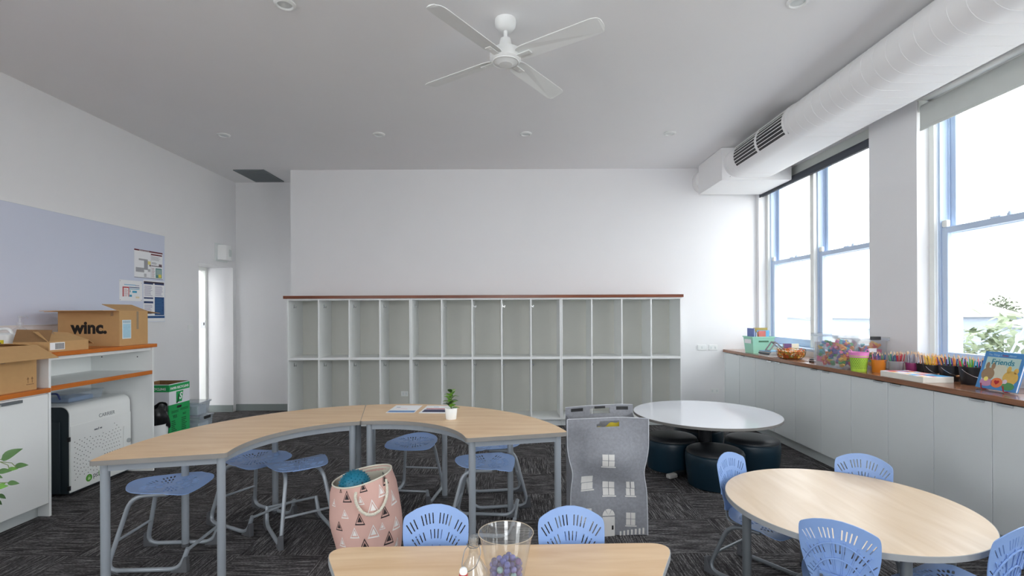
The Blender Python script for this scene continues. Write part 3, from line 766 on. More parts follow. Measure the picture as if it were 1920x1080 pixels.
# chair
bo = chaikin([(-.06,0),(-.09,.04),(-.118,.10),(-.134,.17),(-.1365,.235),(-.134,.268),(-.124,.281),(-.07,.308),(0,.320),(.07,.308),(.124,.281),(.134,.268),(.1365,.235),(.134,.17),(.118,.10),(.09,.04),(.06,0)], 1)
bs = []
for (R, L, n, w) in ((.262, .044, 29, .0052), (.20, .038, 24, .005), (.145, .03, 19, .0046)):
    spread = rad(112 if R > .2 else (118 if R > .15 else 124))
    for k in range(n):
        if k % 5 == 4: continue
        g = PI/2-spread/2+spread*k/(n-1)
        p_ = (R*math.cos(g)*.80, .0+R*math.sin(g)*1.0)
        if abs(p_[0]) > .116: continue
        bs.append((p_, math.atan2(math.sin(g), math.cos(g)), L, w))
def bf(a, b): return (-.135-.055*(b/.32)+1.3*a*a-.25*max(0, .08-b), -a, .325+b)
BACK = slotted(bo, bs, bf, -.004, .02).mesh('backrest', M_BLUE, 40)
chair = thing('chair', 'x', 'chair', (0,0,0), 0, 'blue perforated children\'s chairs')
inst('seat', SEATC, chair, (.02, 0, .315))
bk = inst('backrest', BACK, chair)
q = MB()
def bpt(a, b, d): p = bf(a, b); return (p[0]-d, p[1], p[2])
for R in (.225, .16):
    path = [bpt(R*math.cos(PI/2-rad(60)+rad(120)*k/16)*.62, R*math.sin(PI/2-rad(60)+rad(120)*k/16), .008) for k in range(17)]
    q.tube(path, .0035, 5)
for gdeg in (-36, -21, -7, 7, 21, 36):
    g = PI/2+rad(gdeg); q.tube([bpt(R*math.cos(g)*.8, R*math.sin(g), .007) for R in (.085, .13, .18, .235)], .003, 5)
q.build('stiffening_rib', M_BLUE, bk, 40)
q = MB(); q.grid(lambda u, v: bpt((u-.5)*.13, .01+v*.085, .014+.014*math.sin(PI*u)), 8, 4, .012); bb = q.build('back_bracket', M_BLUE, bk, 40)
for a_ in (-.045, 0, .045):
    p_ = bpt(a_, .072, .033); MB().tube([p_, (p_[0]+.012, p_[1], p_[2])], .0045, 8).build('bolt', M_FOOT, bb)
MB().box(-.05, .06, -.05, .05, .288, .31).build('seat_bracket', M_BLUE, chair, bevel=.006)
frame(chair, .286, -.20, .19, .165, .085, .06, M_STEELD, .0115)
for s in (-1, 1):
    MB().tube(fillet([(.0,.055*s,.287),(-.15,.055*s,.275),(-.158,.055*s,.35),(-.176,.055*s,.41)], [0,.035,.02,0], 5), .006, 8).build('back_upright', M_STEELD, chair, 40)
def face(dx, dy): return math.degrees(math.atan2(dy, dx))
CH = [(1.34, 2.72, face(.57,-.82), 1.0, 'blue chair at the left of the round maple table, its sled foot showing'),
      (1.375, 2.075, face(.64,.77), 1.0, 'blue chair showing its ribbed back, near side of the round maple table'),
      (1.865, 2.696, face(-.69,-.72), 1.0, 'blue chair on the far side of the round maple table, next to the cabinets'),
      (1.83, 2.04, face(-.40,.91), 1.0, 'blue chair cut off by the right edge, at the round maple table'),
      (-.322, 1.925, -90, 1.0, 'blue chair behind the foreground table, just right of the pink bag'),
      (.24, 1.90, -90, 1.0, 'blue chair behind the foreground table, in front of the grey felt bag')]
for i, (x, y, a, sc, lb) in enumerate(CH):
    if i: copy_tree(chair, lb, (x, y, 0), rad(a), sc)
chair.location = (CH[0][0], CH[0][1], 0); chair.rotation_euler = (0,0,rad(CH[0][2])); chair['label'] = CH[0][4]

# ottomans
M_TEAL = mat('dark_teal_leather', '#14303f', .38, var=.1, vscale=5, bump=.12, bscale=90)
M_TEALD = mat('dark_leather_top', '#26292d', .42, var=.08, vscale=5, bump=.12, bscale=90)
for x, y, lb in ((1.70, 4.195, 'front dark teal ottoman under the white table, nearest the camera'), (1.485, 4.66, 'left dark teal ottoman under the white table, beside the felt bag'),
                 (2.19, 4.56, 'right dark teal ottoman under the white table, near the cabinets'), (1.885, 5.06, 'rear dark teal ottoman behind the white table column')):
    r = thing('ottoman', lb, 'ottoman', (x, y, 0), 0, 'dark teal ottomans')
    MB().lathe([(.20,.0),(.215,.008),(.228,.1),(.236,.2),(.236,.25),(.228,.272)], 40).build('side', M_TEAL, r, 50)
    MB().lathe([(.228,.268),(.231,.276),(.225,.292),(.205,.305),(.15,.311),(.08,.314),(0,.315)], 40).build('cushion_top', M_TEALD, r, 50)
    MB().tube([(.231*math.cos(2*PI*k/40), .231*math.sin(2*PI*k/40), .271) for k in range(40)], .004, 6, True).build('piping', M_TEAL, r, 50)

# ================================================================ LEFT COUNTER ITEMS
def sheet(root, name, corners, m, th=.004):
    """a flat flap given by four corners"""
    return MB().shell(corners, [(0,1,2,3)], th).build(name, m, root)
def carton(root, w, d, h, m, mi, th=.004):
    """open carton: centred on x,y, standing on z=0"""
    x, y = w/2, d/2
    MB().box(-x, x, -y, y, 0, th).build('base', m, root)
    for nm, b in (('front_wall', (-x, x, -y, -y+th)), ('rear_wall', (-x, x, y-th, y)), ('side_wall', (-x, -x+th, -y+th, y-th)), ('side_wall', (x-th, x, -y+th, y-th))):
        MB().box(b[0], b[1], b[2], b[3], th, h).build(nm, m, root)
r = thing('cardboard_box', 'large open cardboard box with black lowercase lettering on its front', 'box', (-3.655, 4.472, 1.18))
w2, d2, h2 = .265, .168, .305
carton(r, .53, .336, h2, M_CARD, M_CARDD)
sheet(r, 'front_flap', [(-w2,-d2,h2),(w2,-d2,h2),(w2,-d2-.17,h2-.002),(-w2,-d2-.17,h2-.002)], M_CARD)
sheet(r, 'rear_flap', [(-w2,d2,h2),(w2,d2,h2),(w2,d2+.165,h2-.02),(-w2,d2+.165,h2-.02)], M_CARD)
sheet(r, 'side_flap', [(w2,-d2,h2),(w2,d2,h2),(w2-.15,d2,h2+.058),(w2-.15,-d2,h2+.058)], M_CARD)
sheet(r, 'side_flap', [(-w2,-d2,h2),(-w2,d2,h2),(-w2-.12,d2,h2-.004),(-w2-.12,-d2,h2-.004)], M_CARD)
text('winc.', .1, r, M_INK, frame_m((-.148, -d2-.0006, .112), (1,0,0), (0,0,1)), bold=.0042, fitw=.315)
lbm = mat('pale_blue_label', '#a9cfe0', .6, var=.12, vscale=60)
lb_ = MB().box(w2, w2+.0008, -.135, -.035, .06, .225).build('address_label', mat('label_white', '#dfe9ee', .6), r)
MB().box(w2+.0008, w2+.0014, -.128, -.042, .068, .19).build('printed_area', lbm, lb_); 
for i in range(9): MB().box(w2+.0008, w2+.0014, -.128+i*.0098, -.128+i*.0098+.005, .197, .22).build('barcode_bar', mat('label_blue_grey', '#7fa6b8', .6), lb_)
MB().box(w2, w2+.0006, .03, .055, .14, .30).build('packing_tape', clear('packing_tape', '#efe6d2', .35, .15), r)
MB().box(.19, .215, -d2-.0005, -d2, .26, .3).build('packing_tape', clear('packing_tape_dim', '#e8dcc0', .25, .15), r)

r = thing('mailer_carton', 'small shallow open carton with a barcode label at the counter edge', 'box', (-3.49, 3.785, 1.18))
carton(r, .26, .34, .075, M_CARD, M_CARDD)
sheet(r, 'lid_flap', [(.13,-.17,.075),(.13,.17,.075),(-.0,.13,.135),(-.0,-.15,.15)], M_CARD)
sheet(r, 'near_flap', [(-.13,-.17,.075),(.13,-.17,.075),(.09,-.10,.16),(-.16,-.11,.165)], M_CARDD)
sheet(r, 'rear_flap', [(-.13,.17,.075),(.13,.17,.075),(.12,.23,.045),(-.12,.23,.045)], M_CARD)
l_ = MB().box(.13, .1308, -.16, -.04, .014, .068).build('barcode_label', M_WPAPER, r)
for i in range(11): MB().box(.1308, .1312, -.118+i*.0068, -.118+i*.0068+.0038, .018, .062).build('barcode_bar', M_INK, l_)
pw = MB(); random.seed(3)
def crum(u, v): return (-.1+.17*u, -.12+.2*v, .07+.075*math.sin(PI*u)*math.sin(PI*v)+.018*math.sin(17*u+3*v)*math.cos(13*v))
pw.grid(crum, 10, 10).build('plastic_wrap', clear('plastic_wrap', '#e6d8cc', .18, .08, 1.8), r, 20)
r = thing('pump_bottle', 'clear pump bottle of hand sanitiser against the whiteboard', 'bottle', (-3.83, 3.88, 1.18))
M_CLR = clear('clear_plastic', '#e8ecef', .16, .06)
MB().lathe([(.045,0),(.056,.006),(.058,.02),(.058,.12),(.05,.15),(.028,.172),(.018,.18),(.018,.19)], 28).build('body', M_CLR, r, 40)
MB().lathe([(.021,.19),(.021,.212),(.012,.216),(.008,.22),(.008,.25),(.013,.252),(.013,.262),(0,.264)], 18).build('pump', M_CLR, r, 40)
MB().tube(fillet([(0,0,.257),(.05,0,.259),(.062,0,.246)], .01, 4), .005, 8).build('nozzle', M_CLR, r, 40)
MB().tube([(0,0,.01),(0,0,.2)], .0025, 6).build('dip_tube', M_CLR, r)
r = thing('jerry_can', 'translucent white jerry can with a yellow label at the left edge', 'bottle', (-3.80, 3.72, 1.18))
M_HDPE = mat('milky_plastic', '#e6e8e6', .35, var=.02)
q = fillet([(-.1,-.06,0),(.1,-.06,0),(.1,.06,0),(-.1,.06,0)], .035, 6, True)
def ring(sc, z): return [(p.x*sc, p.y*sc, z) for p in q]
def loft(rings, cap=True):
    m = MB(); n = len(rings[0]); vs = [p for R_ in rings for p in R_]
    fs = [(j*n+i, j*n+(i+1) % n, (j+1)*n+(i+1) % n, (j+1)*n+i) for j in range(len(rings)-1) for i in range(n)]
    if cap: fs += [tuple(range(n-1,-1,-1)), tuple((len(rings)-1)*n+i for i in range(n))]
    return m.add(vs, fs)
loft([ring(.94,0), ring(1,.008), ring(1,.105), ring(.93,.125), ring(.6,.14)]).build('body', M_HDPE, r, 40)
MB().tube(fillet([(-.05,0,.13),(-.03,0,.168),(.05,0,.168),(.075,0,.12)], .02, 5), .011, 10).build('handle', M_HDPE, r, 40)
MB().lathe([(.022,.13),(.022,.165),(0,.167)], 16, (-.075,0,0)).build('cap', mat('yellow_cap', '#e6c92f', .4), r, 40)
l_ = MB().box(-.085, .068, -.0615, -.0598, .01, .088).build('label', mat('yellow_label', '#e4d52a', .5), r)
MB().box(-.08, .05, -.0622, -.0615, .048, .07).build('printed_area', mat('label_dark_green', '#3c5a3c', .5), l_)
MB().box(-.085, .068, -.0622, -.0615, .01, .018).build('printed_area', M_WPAPER, l_)
r = thing('cardboard_box', 'cardboard box with open flap and two-arrow mark on the lower left counter', 'box', (-3.56, 3.265, .927))
w2, d2, h2 = .19, .268, .31
carton(r, .38, .536, h2, M_CARD, M_CARDD)
sheet(r, 'side_flap', [(w2,-d2,h2),(w2,d2,h2),(w2+.165,d2-.01,h2-.088),(w2+.165,-d2+.01,h2-.088)], M_CARD)
sheet(r, 'rear_flap', [(-w2,d2,h2),(w2,d2,h2),(w2-.02,d2-.13,h2+.015),(-w2+.02,d2-.13,h2+.015)], M_CARD)
sheet(r, 'near_flap', [(-w2,-d2,h2),(w2,-d2,h2),(w2,-d2-.17,h2-.06),(-w2,-d2-.17,h2-.06)], M_CARD)
q = MB()
for yy in (.205, .235):
    q.box(w2, w2+.0008, yy-.002, yy+.002, .05, .08); q.prism_axis([(yy-.009,.076),(yy+.009,.076),(yy,.092)], w2, w2+.0008, 'x')
q.box(w2, w2+.0008, .193, .247, .038, .043); q.build('printed_arrows', M_CARDD, r)
MB().box(w2, w2+.0008, -.06, -.025, .13, .29).build('label', mat('label_white', '#dfe9ee', .6), r)
MB().box(w2, w2+.0007, .02, .05, .20, .30).build('packing_tape', clear('packing_tape_b', '#efe6d2', .3, .1), r)

# charging cabinet
r = thing('charging_cabinet', 'white laptop charging cabinet with dark side and dotted vent pattern', 'cabinet', (-3.53, 4.29, 0))
def prof(x0, x1, z0, z1, rr): 
    p = [(x0, z0), (x1, z0)]
    for k in range(9): a = PI/2*k/8; p.append((x1-rr+rr*math.cos(a), z1-rr+rr*math.sin(a)))
    return p+[(x0, z1)]
M_DKSIDE = mat('dark_slate_plastic', '#27343b', .55, var=.06, bump=.2, bscale=250)
M_CABW = mat('cabinet_white_steel', '#e9ebe9', .4, var=.01)
MB().prism_axis(prof(-.35, -.006, .02, .712, .066), -.31, .31, 'y').build('body', M_DKSIDE, r, 25)
for a in (-.19, -.10): MB().box(-.006+a-.05, -.006+a+.03, -.322, -.31, .02, .60).build('side_ridge', M_DKSIDE, r, bevel=.006)
sh_ = [(x, z) for x, z in prof(-.35, 0, .03, .72, .072)][1:]; si_ = [(x, z) for x, z in prof(-.35, -.007, .03, .713, .066)][1:]
MB().prism_axis(sh_+list(reversed(si_)), -.315, .315, 'y').build('shell', M_CABW, r, 25)
dd = MB().box(0, .004, -.312, .318, .035, .56).build('door', M_CABW, r, bevel=.002)
q = MB()
for ri in range(3, 12):
    R_ = .028*ri; n_ = int(2*PI*R_/.034)
    for k in range(n_):
        a = 2*PI*k/n_; y_, z_ = -.06+R_*math.cos(a)*.98, .25+R_*math.sin(a)
        if -.285 < y_ < .20 and .08 < z_ < .52 and not (y_ > -.02 and z_ < .14) and not (y_ < .12 and z_ > .44) and not (abs(y_+.17) < .1 and z_ < .13):
            q.tube([(.0035, y_, z_), (.0046, y_, z_)], .0038, 6)
v_ = q.build('vent_hole', M_BLACK, dd); v_['kind'] = 'stuff'
MB().box(.004, .014, .225, .245, .17, .44).build('handle', M_CABW, dd, bevel=.004)
MB().tube([(.004,.285,.30),(.016,.285,.30)], .02, 16).build('lock', M_CHROME, dd, 40)
for z_ in (.05, .44): MB().box(-.012, .006, -.326, -.312, z_, z_+.035).build('hinge', M_BLACK, r)
text('CARRIER', .03, r, M_STEELD, frame_m((.0006, -.035, .575), (0,1,0), (0,0,1)), fitw=.17)
q = MB().box(.004,.0046,-.085,-.05,.476,.488).box(.004,.0046,-.045,-.038,.476,.496).box(.004,.0046,-.028,-.006,.478,.490); o_ = q.build('faint_print', M_STEELD, dd); o_['kind'] = 'stuff'
lg = MB().tube([(.004,-.14,.095),(.0052,-.14,.095)], .03, 24).build('green_emblem', mat('logo_green', '#4f9a2c', .5), dd)
MB().box(.0052, .0058, -.153, -.127, .08, .1).build('padlock_mark', mat('logo_pale_green', '#b5d79a', .5), lg)
MB().tube([(.0055, -.14+.008*math.cos(PI*k/8), .1+.013*math.sin(PI*k/8)) for k in range(9)], .0016, 5).build('padlock_loop', MATS['logo_pale_green'], lg)
text('pc', .06, dd, M_FOOT, frame_m((.0046, -.10, .085), (0,1,0), (0,0,1)), fitw=.05)
text('locs', .06, dd, mat('logo_green', '#4f9a2c', .5), frame_m((.0046, -.047, .085), (0,1,0), (0,0,1)), fitw=.085)
r = thing('storage_box', 'clear flat plastic box with a navy clip on top of the charging cabinet', 'box', (-3.765, 4.275, .7202))
def tubm(w, d, h, tp=.01, th=.003):
    a, b = w/2, d/2
    vs = [(-a+tp,-b+tp,0),(a-tp,-b+tp,0),(a-tp,b-tp,0),(-a+tp,b-tp,0),(-a,-b,h),(a,-b,h),(a,b,h),(-a,b,h)]
    return MB().shell(vs, [(0,3,2,1),(0,1,5,4),(1,2,6,5),(2,3,7,6),(3,0,4,7)], th)
def rim(w, d, z, t=.008, hh=.012):
    a, b = w/2, d/2
    return MB().box(-a-t, a+t, -b-t, -b, z-hh, z).box(-a-t, a+t, b, b+t, z-hh, z).box(-a-t, -a, -b, b, z-hh, z).box(a, a+t, -b, b, z-hh, z)
M_TUB = clear('clear_tub', '#dfe8f2', .22, .08)
tubm(.23, .35, .07).build('tray', M_TUB, r); MB().box(-.12, .12, -.18, .18, .07, .08).build('lid', M_TUB, r, bevel=.003)
MB().tube(fillet([(-.05,-.186,.035),(-.05,-.2,.085),(.05,-.2,.085),(.055,-.186,.035)], .02, 4), .007, 8).build('clip_handle', mat('navy_plastic', '#1d2c6e', .4), r, 40)
MB().box(-.09, .09, -.14, .1, .004, .04).build('contents', mat('dull_blue_contents', '#6f8fb8', .7, var=.3, vscale=30), r, bevel=.008)

# paper recycling box, bin, storage tubs beyond the shelf unit
r = thing('recycling_box', 'tall green and white cardboard paper recycling box', 'box', (-3.745, 5.365, 0))
M_GRN = mat('recycling_green', '#1ea257', .7, var=.03); M_RW = mat('recycling_white', '#e6e8ee', .7, var=.02)
carton(r, .33, .33, .72, M_CARDD, M_CARDD, .005)
def band(z0, z1, m, nm):
    e = .1655
    MB().box(-e, e, -e, -.165, z0, z1).box(-e, e, .165, e, z0, z1).box(-e, -.165, -.165, .165, z0, z1).box(.165, e, -.165, .165, z0, z1).build(nm, m, r)
band(0, .50, M_GRN, 'green_print'); band(.50, .64, M_RW, 'white_print'); band(.64, .712, M_GRN, 'green_print'); band(.712, .72, M_RW, 'white_print')
FX = lambda y, z: frame_m((.1658, y, z), (0,1,0), (0,0,1)); FY = lambda x, z: frame_m((x, -.1658, z), (1,0,0), (0,0,1))
text('PAPER RECYCLING', .04, r, M_WPAPER, FX(-.145, .66), bold=.0012, fitw=.29); text('PAPER RECYCLING', .04, r, M_WPAPER, FY(-.145, .66), bold=.0012, fitw=.275)
text('YES', .05, r, mat('print_dark_green', '#0d4a28', .7), FX(-.11, .355), bold=.001, fitw=.07); text('NO', .05, r, mat('print_dark_green', '#0d4a28', .7), FX(.05, .365), bold=.001, fitw=.05)
q = MB()
for k in range(13): q.box(.1655, .1661, -.13, -.13+.08*random.uniform(.6, 1), .32-k*.02, .328-k*.02); q.box(.1655, .1661, .03, .03+.09*random.uniform(.6, 1), .33-k*.02, .338-k*.02)
for k in range(2): q.box(.1655, .1661, -.13, -.02, .425-k*.014, .431-k*.014); q.box(.1655, .1661, .01, .14, .435-k*.014, .441-k*.014)
pl_ = q.build('printed_lines', MATS['print_dark_green'], r); pl_['kind'] = 'stuff'
MB().prism_axis(fillet([(-.045,.455,0),(.03,.455,0),(.03,.478,0),(-.045,.478,0)], .01, 4, True) and [(p.x, p.y) for p in fillet([(-.045,.452,0),(.03,.452,0),(.03,.478,0),(-.045,.478,0)], .011, 4, True)], .1655, .1662, 'x').build('hand_hole', M_BLACK, r)
lg = MB().prism_axis([(-.055,.515),(.035,.515),(.06,.63),(-.055,.63)], .1655, .1662, 'x').build('emblem', M_GRN, r)
text('J', .1, lg, M_INK, frame_m((.1664, -.04, .53), (0,1,.0), (0,.25,1)), bold=.003); text('S', .1, lg, M_WPAPER, frame_m((.1667, -.012, .545), (0,1,0), (0,.25,1)), bold=.003)
r = thing('waste_bin', 'white waste bin with a black liner beside the shelf unit', 'bin', (-3.555, 4.93, 0))
MB().lathe([(.10,0),(.105,.004),(.13,.37),(.134,.372),(.128,.36),(.10,.01),(0,.008)], 28).build('body', M_WHITE, r, 40)
random.seed(5)
def bagf(u, v):
    a = 2*PI*u; R_ = .128+.016*math.sin(3*a+5*v)+.010*math.sin(7*a)-(.05*max(0, v-.6)); return (R_*math.cos(a), R_*math.sin(a), .33+.22*v+.02*math.sin(4*a+2))
MB().grid(bagf, 36, 8, .003).build('liner', mat('black_liner', '#17181a', .3, bump=.4, bscale=40), r, 50)
for z0, w_, d_, h_, lb in ((.0, .40, .25, .29, 'lower clear storage tub with black clip, right of the recycling box'), (.302, .36, .22, .15, 'upper clear storage tub stacked beside the recycling box')):
    r = thing('storage_tub', lb, 'tub', (-3.71, 5.72, z0))
    tubm(w_, d_, h_, .02).build('tub', M_TUB, r); rim(w_, d_, h_).build('rim', M_TUB, r)
    MB().box(-w_/2-.01, w_/2+.01, -d_/2-.01, d_/2+.01, h_, h_+.008).build('lid', M_TUB, r)
    MB().box(w_/2+.008, w_/2+.016, -.06, .06, h_-.03, h_+.004).build('clip', M_BLACK if z0 == 0 else M_TUB, r, bevel=.003)
    MB().box(-w_/2+.03, w_/2-.03, -d_/2+.03, d_/2-.03, .004, h_*.75).build('contents', mat('paper_contents', '#d5dde4', .8, var=.1, vscale=20), r, bevel=.01)

# ================================================================ ON THE CURVED TABLE
for i, (x, y, w_, lb, bl_) in enumerate(((-.822, 3.81, -2, 'printed sheet with a pale blue strip on the curved table', [(0,1,.06,.28,'7fa3cf'),(.0,1,.05,.075,'3f6aa5'),(.1,.25,.7,.76,'8a94a8'),(.15,.6,.5,.52,'e8a0a0')]),
                                         (-.575, 3.79, -3, 'printed sheet with navy and red blocks, half behind the plant pot', [(.05,.97,.12,.46,'4a4d6c'),(.08,.97,.5,.62,'b25a62'),(.1,.9,.2,.22,'8a8ca8'),(.1,.8,.3,.32,'8a8ca8'),(.3,.5,.78,.84,'b8c4dc')]))):
    r = thing('paper_sheet', lb, 'paper', (x, y, TZ), rad(w_))
    MB().box(-.105, .105, -.148, .148, .0003, .0013).build('sheet', M_WPAPER, r)
    for a, b, c0, c1, cl_ in bl_: MB().box(-.1+.2*a, -.1+.2*b, -.145+.29*c0, -.145+.29*c1, .0013, .0017).build('printed_area', mat('print_'+cl_, '#'+cl_, .6), r)
def leaf(L, w, curl=.25, n=5):
    m = MB(); vs = []
    for k in range(n+1):
        t = k/n; ww = w*math.sin(PI*min(1, t*.92+.08))**.8*(1-.25*t); z = -curl*L*t*t
        vs += [(L*t, -ww, z+.25*ww), (L*t, 0, z), (L*t, ww, z+.25*ww)]
    fs = []
    for k in range(n):
        b = 3*k; fs += [(b, b+3, b+4, b+1), (b+1, b+4, b+5, b+2)]
    return m.shell(vs, fs, .0006)
M_LEAF1 = mat('leaf_green', '#5f8f35', .4, var=.3, vscale=40); M_LEAF2 = mat('leaf_dark_green', '#37562a', .4, var=.3, vscale=40); M_LEAF3 = mat('leaf_bright', '#7db33c', .4, var=.25, vscale=30)
M_STEM = mat('plant_stem', '#6b7a45', .6)
r = thing('potted_plant', 'small green plant in a white pot on the curved table', 'plant', (-.424, 3.447, TZ))
MB().lathe([(.034,0),(.036,.003),(.043,.076),(.0425,.0775),(.039,.075),(.033,.062),(0,.062)], 28).build('pot', M_WHITE, r, 40)
MB().lathe([(.036,.064),(0,.068)], 20).build('soil', mat('soil', '#3d3026', .9), r)
MB().tube([(0,0,.06),(.004,0,.12),(-.002,0,.19)], .004, 6).build('stem', M_STEM, r)
random.seed(11)
lm1 = [leaf(.052, .015).mesh('leaf', m_, 60) for m_ in (M_LEAF1, M_LEAF2, M_LEAF3)]
for k in range(30):
    o = inst('leaf', lm1[k % 3], r, (0, 0, .075+.115*(k/30)+random.uniform(-.004, .004)))
    o.rotation_euler = (random.uniform(-.4, .4), rad(random.uniform(-50, -12)), rad(137.5*k)); o.scale = (random.uniform(.85, 1.3)*(1.1-.25*k/30),)*3

# ================================================================ PINK BAG WITH BALL
BX, BY = -.885, 3.05
M_PINK = mat('pink_canvas', '#d9b0a4', .9, var=.05, vscale=14, bump=.3, bscale=350); M_CREAM = mat('cream_lining', '#ddd8c8', .9, var=.03)
r = thing('fabric_bag', 'pink fabric bag printed with black and white triangles', 'bag', (BX, BY, 0))
def bagp(a, v, off=0.):
    R_ = (.188+.022*math.sin(PI*min(1, v*1.05))-.012*max(0, (v-.85)/.15))*(1+.03*math.sin(3*a+6*v)+.015*math.sin(5*a-9*v))+off
    sx = -.035*v*v
    z = .458*v+.036*(v**3)*math.cos(a-.25)
    return (sx+R_*1.0*math.cos(a), R_*.95*math.sin(a), z)
MB().grid(lambda u, v: bagp(2*PI*u, v), 48, 20, .004).build('bag_side', M_PINK, r, 60)
MB().grid(lambda u, v: bagp(2*PI*(1-u), .12+.86*v, -.0055), 48, 10, .001).build('lining', M_CREAM, r, 60)
MB().tube([bagp(2*PI*k/48, 1.0, -.002) for k in range(48)], .005, 8, True).build('hem', M_CREAM, r, 60)
MB().lathe([(.185,.0),(.185,.004),(0,.005)], 40, (0,0,.0), 1, .95).build('bag_base', M_PINK, r)
def bag_uv(px, py):
    Y = BY-.17
    for _ in range(6):
        X, _, Z = at(px, py, Y); v = max(.02, min(.97, Z/.46)); sx = -.035*v*v
        dx = max(-.188, min(.188, X-BX-sx)); Y = BY-.95*math.sqrt(max(0, .2**2-dx*dx))
    return math.atan2((Y-BY)/.95, dx), v
DK = mat('print_charcoal', '#33292b', .8); WH = mat('print_cream_white', '#eeeae6', .8)
def tri(cx, cy, hgt, m):
    a0, v0 = bag_uv(600+cx/6, 860+cy/6); R_ = .2; hh = hgt/6*2.9/935*1.2
    P3 = [(-.42, -.45), (.42, -.45), (0, .55)]
    def mp(p, k): return bagp(a0+p[0]*k*hh/R_, v0+p[1]*k*hh/.458, .0018)
    n = 4; q = MB(); o_, i_ = [], []
    for e in range(3):
        for t in range(n):
            f = t/n; p = [P3[e][d]*(1-f)+P3[(e+1) % 3][d]*f for d in (0, 1)]
            o_.append(mp(p, 1)); i_.append(mp((p[0]*.76, p[1]*.76-.0), 1))
    N = 3*n; q.add(o_+i_, [(k, (k+1) % N, N+(k+1) % N, N+k) for k in range(N)])
    cen = [mp((P3[e][0]*.48, P3[e][1]*.48), 1) for e in range(3)]; q.add(cen, [(0,1,2)])
    q.build('printed_triangle', m, r)
for cx, cy, hg in ((485,285,90),(757,215,105),(295,412,115),(447,680,110),(715,595,110),(770,890,130),(505,985,140),(232,745,90),(200,300,50)): tri(cx, cy, hg, DK)
for cx, cy, hg in ((692,385,100),(822,455,125),(590,545,130),(280,612,90),(455,470,80),(832,722,120),(692,755,70),(395,832,100),(600,818,130),(270,930,90),(860,955,120),(152,465,80)): tri(cx, cy, hg, WH)
hp = []
for cx, cy, d_ in ((400,372,.004),(398,430,.014),(430,520,.022),(490,590,.026),(560,615,.026),(640,580,.024),(700,500,.02),(745,400,.014),(772,275,.004)):
    a, v = bag_uv(600+cx/6, 860+cy/6); hp.append(bagp(a, v, d_))
hp = fillet(hp, .03, 3)
rp = MB(); rp.tube(hp, .0075, 8); ro = rp.build('rope_handle', M_CREAM, r, 40)
tw = MB(); PP = [Vector(p) for p in hp]; L_ = 0; sp = [[], [], []]
for i in range(len(PP)-1):
    for k in range(3):
        t = k/3; p = PP[i].lerp(PP[i+1], t); d_ = (PP[i+1]-PP[i]).normalized(); u_ = d_.cross(Vector((0,1,0))).normalized(); w_ = d_.cross(u_)
        L_ += (PP[i+1]-PP[i]).length/3
        for j in range(3):
            g = L_/.026*2*PI/1.0+2*PI*j/3; sp[j].append(p+(u_*math.cos(g)+w_*math.sin(g))*.0045)
for s_ in sp: tw.tube(s_, .0052, 6)
tw.build('rope_strand', M_CREAM, ro, 40)
M_BALL = mat('teal_rubber', '#10708a', .45, var=.08)
r = thing('spiky_ball', 'teal blue spiky rubber ball sitting inside the pink bag', 'ball', (BX-.075, BY-.02, .315))
MB().sphere((0,0,.09), .092, 28, 18).build('ball', M_BALL, r, 60)
q = MB()
for i in range(260):
    z_ = 1-2*(i+.5)/260; a = i*2.39996; s_ = math.sqrt(1-z_*z_); d_ = Vector((s_*math.cos(a), s_*math.sin(a), z_))
    c_ = Vector((0,0,.09))+d_*.09; u_ = d_.orthogonal().normalized(); w_ = d_.cross(u_)
    q.add([c_+u_*.005, c_-u_*.0025+w_*.0043, c_-u_*.0025-w_*.0043, c_+d_*.011], [(0,1,3),(1,2,3),(2,0,3)])
sp_ = q.build('spike', M_BALL, r); sp_['kind'] = 'stuff'

# ================================================================ GREY FELT HOUSE BAG
HX, HY = .625, 3.42
M_FELT = mat('grey_felt', '#8e9096', .95, var=.25, vscale=60, bump=.5, bscale=400); M_FELTL = mat('pale_felt_edge', '#b9bcc2', .95, var=.1, vscale=60)
M_PRW = mat('print_off_white', '#dcdad6', .85)
r = thing('felt_bag', 'tall grey felt storage bag printed as a house', 'bag', (HX, HY, 0))
def hw_(v): return .248-.014*math.exp(-((v-.52)/.10)**2)+.018*max(0, min(1, (v-.55)/.2))
def fp(u, v, off=0.):
    s = 2*u-1
    y = -.175+.05*v-.055*math.exp(-((v-.66)/.16)**2)*(1-s*s)+.03*math.exp(-((v-(.42-.08*s))/.12)**2)*(1-s*s)-.02*math.exp(-((v-.2)/.2)**2)*(1-s*s)+.01*math.sin(4*s+6*v)
    z = .005+.742*v+.012*v*math.sin(PI*(u*.9+.05))-.006*v*(1-u)
    return (hw_(v)*s+.005*v, y-off, z)
def bp_(u, v, off=0.):
    s = 2*u-1; return (.245*s+.005-.0*v, .165+.03*v+.012*math.sin(3*s+5*v)+off, .005+.765*v+.02*v*(u-.5)+.012*v*math.sin(PI*u))
def panel(fn, nu, nv, hole, flip, nm):
    vs = [fn(i/nu, j/nv) for j in range(nv+1) for i in range(nu+1)]; fs = []
    for j in range(nv):
        for i in range(nu):
            if hole(( i+.5)/nu, (j+.5)/nv): continue
            f = (j*(nu+1)+i, j*(nu+1)+i+1, (j+1)*(nu+1)+i+1, (j+1)*(nu+1)+i); fs.append(f if not flip else tuple(reversed(f)))
    return MB().shell(vs, fs, .006).build(nm, M_FELT, r, 60)
panel(fp, 28, 40, lambda u, v: .357 < u < .643 and .925 < v < .975 and not (v > .95 and u < .40), False, 'front_panel')
panel(bp_, 28, 40, lambda u, v: .357 < u < .64 and .915 < v < .965, True, 'rear_panel')
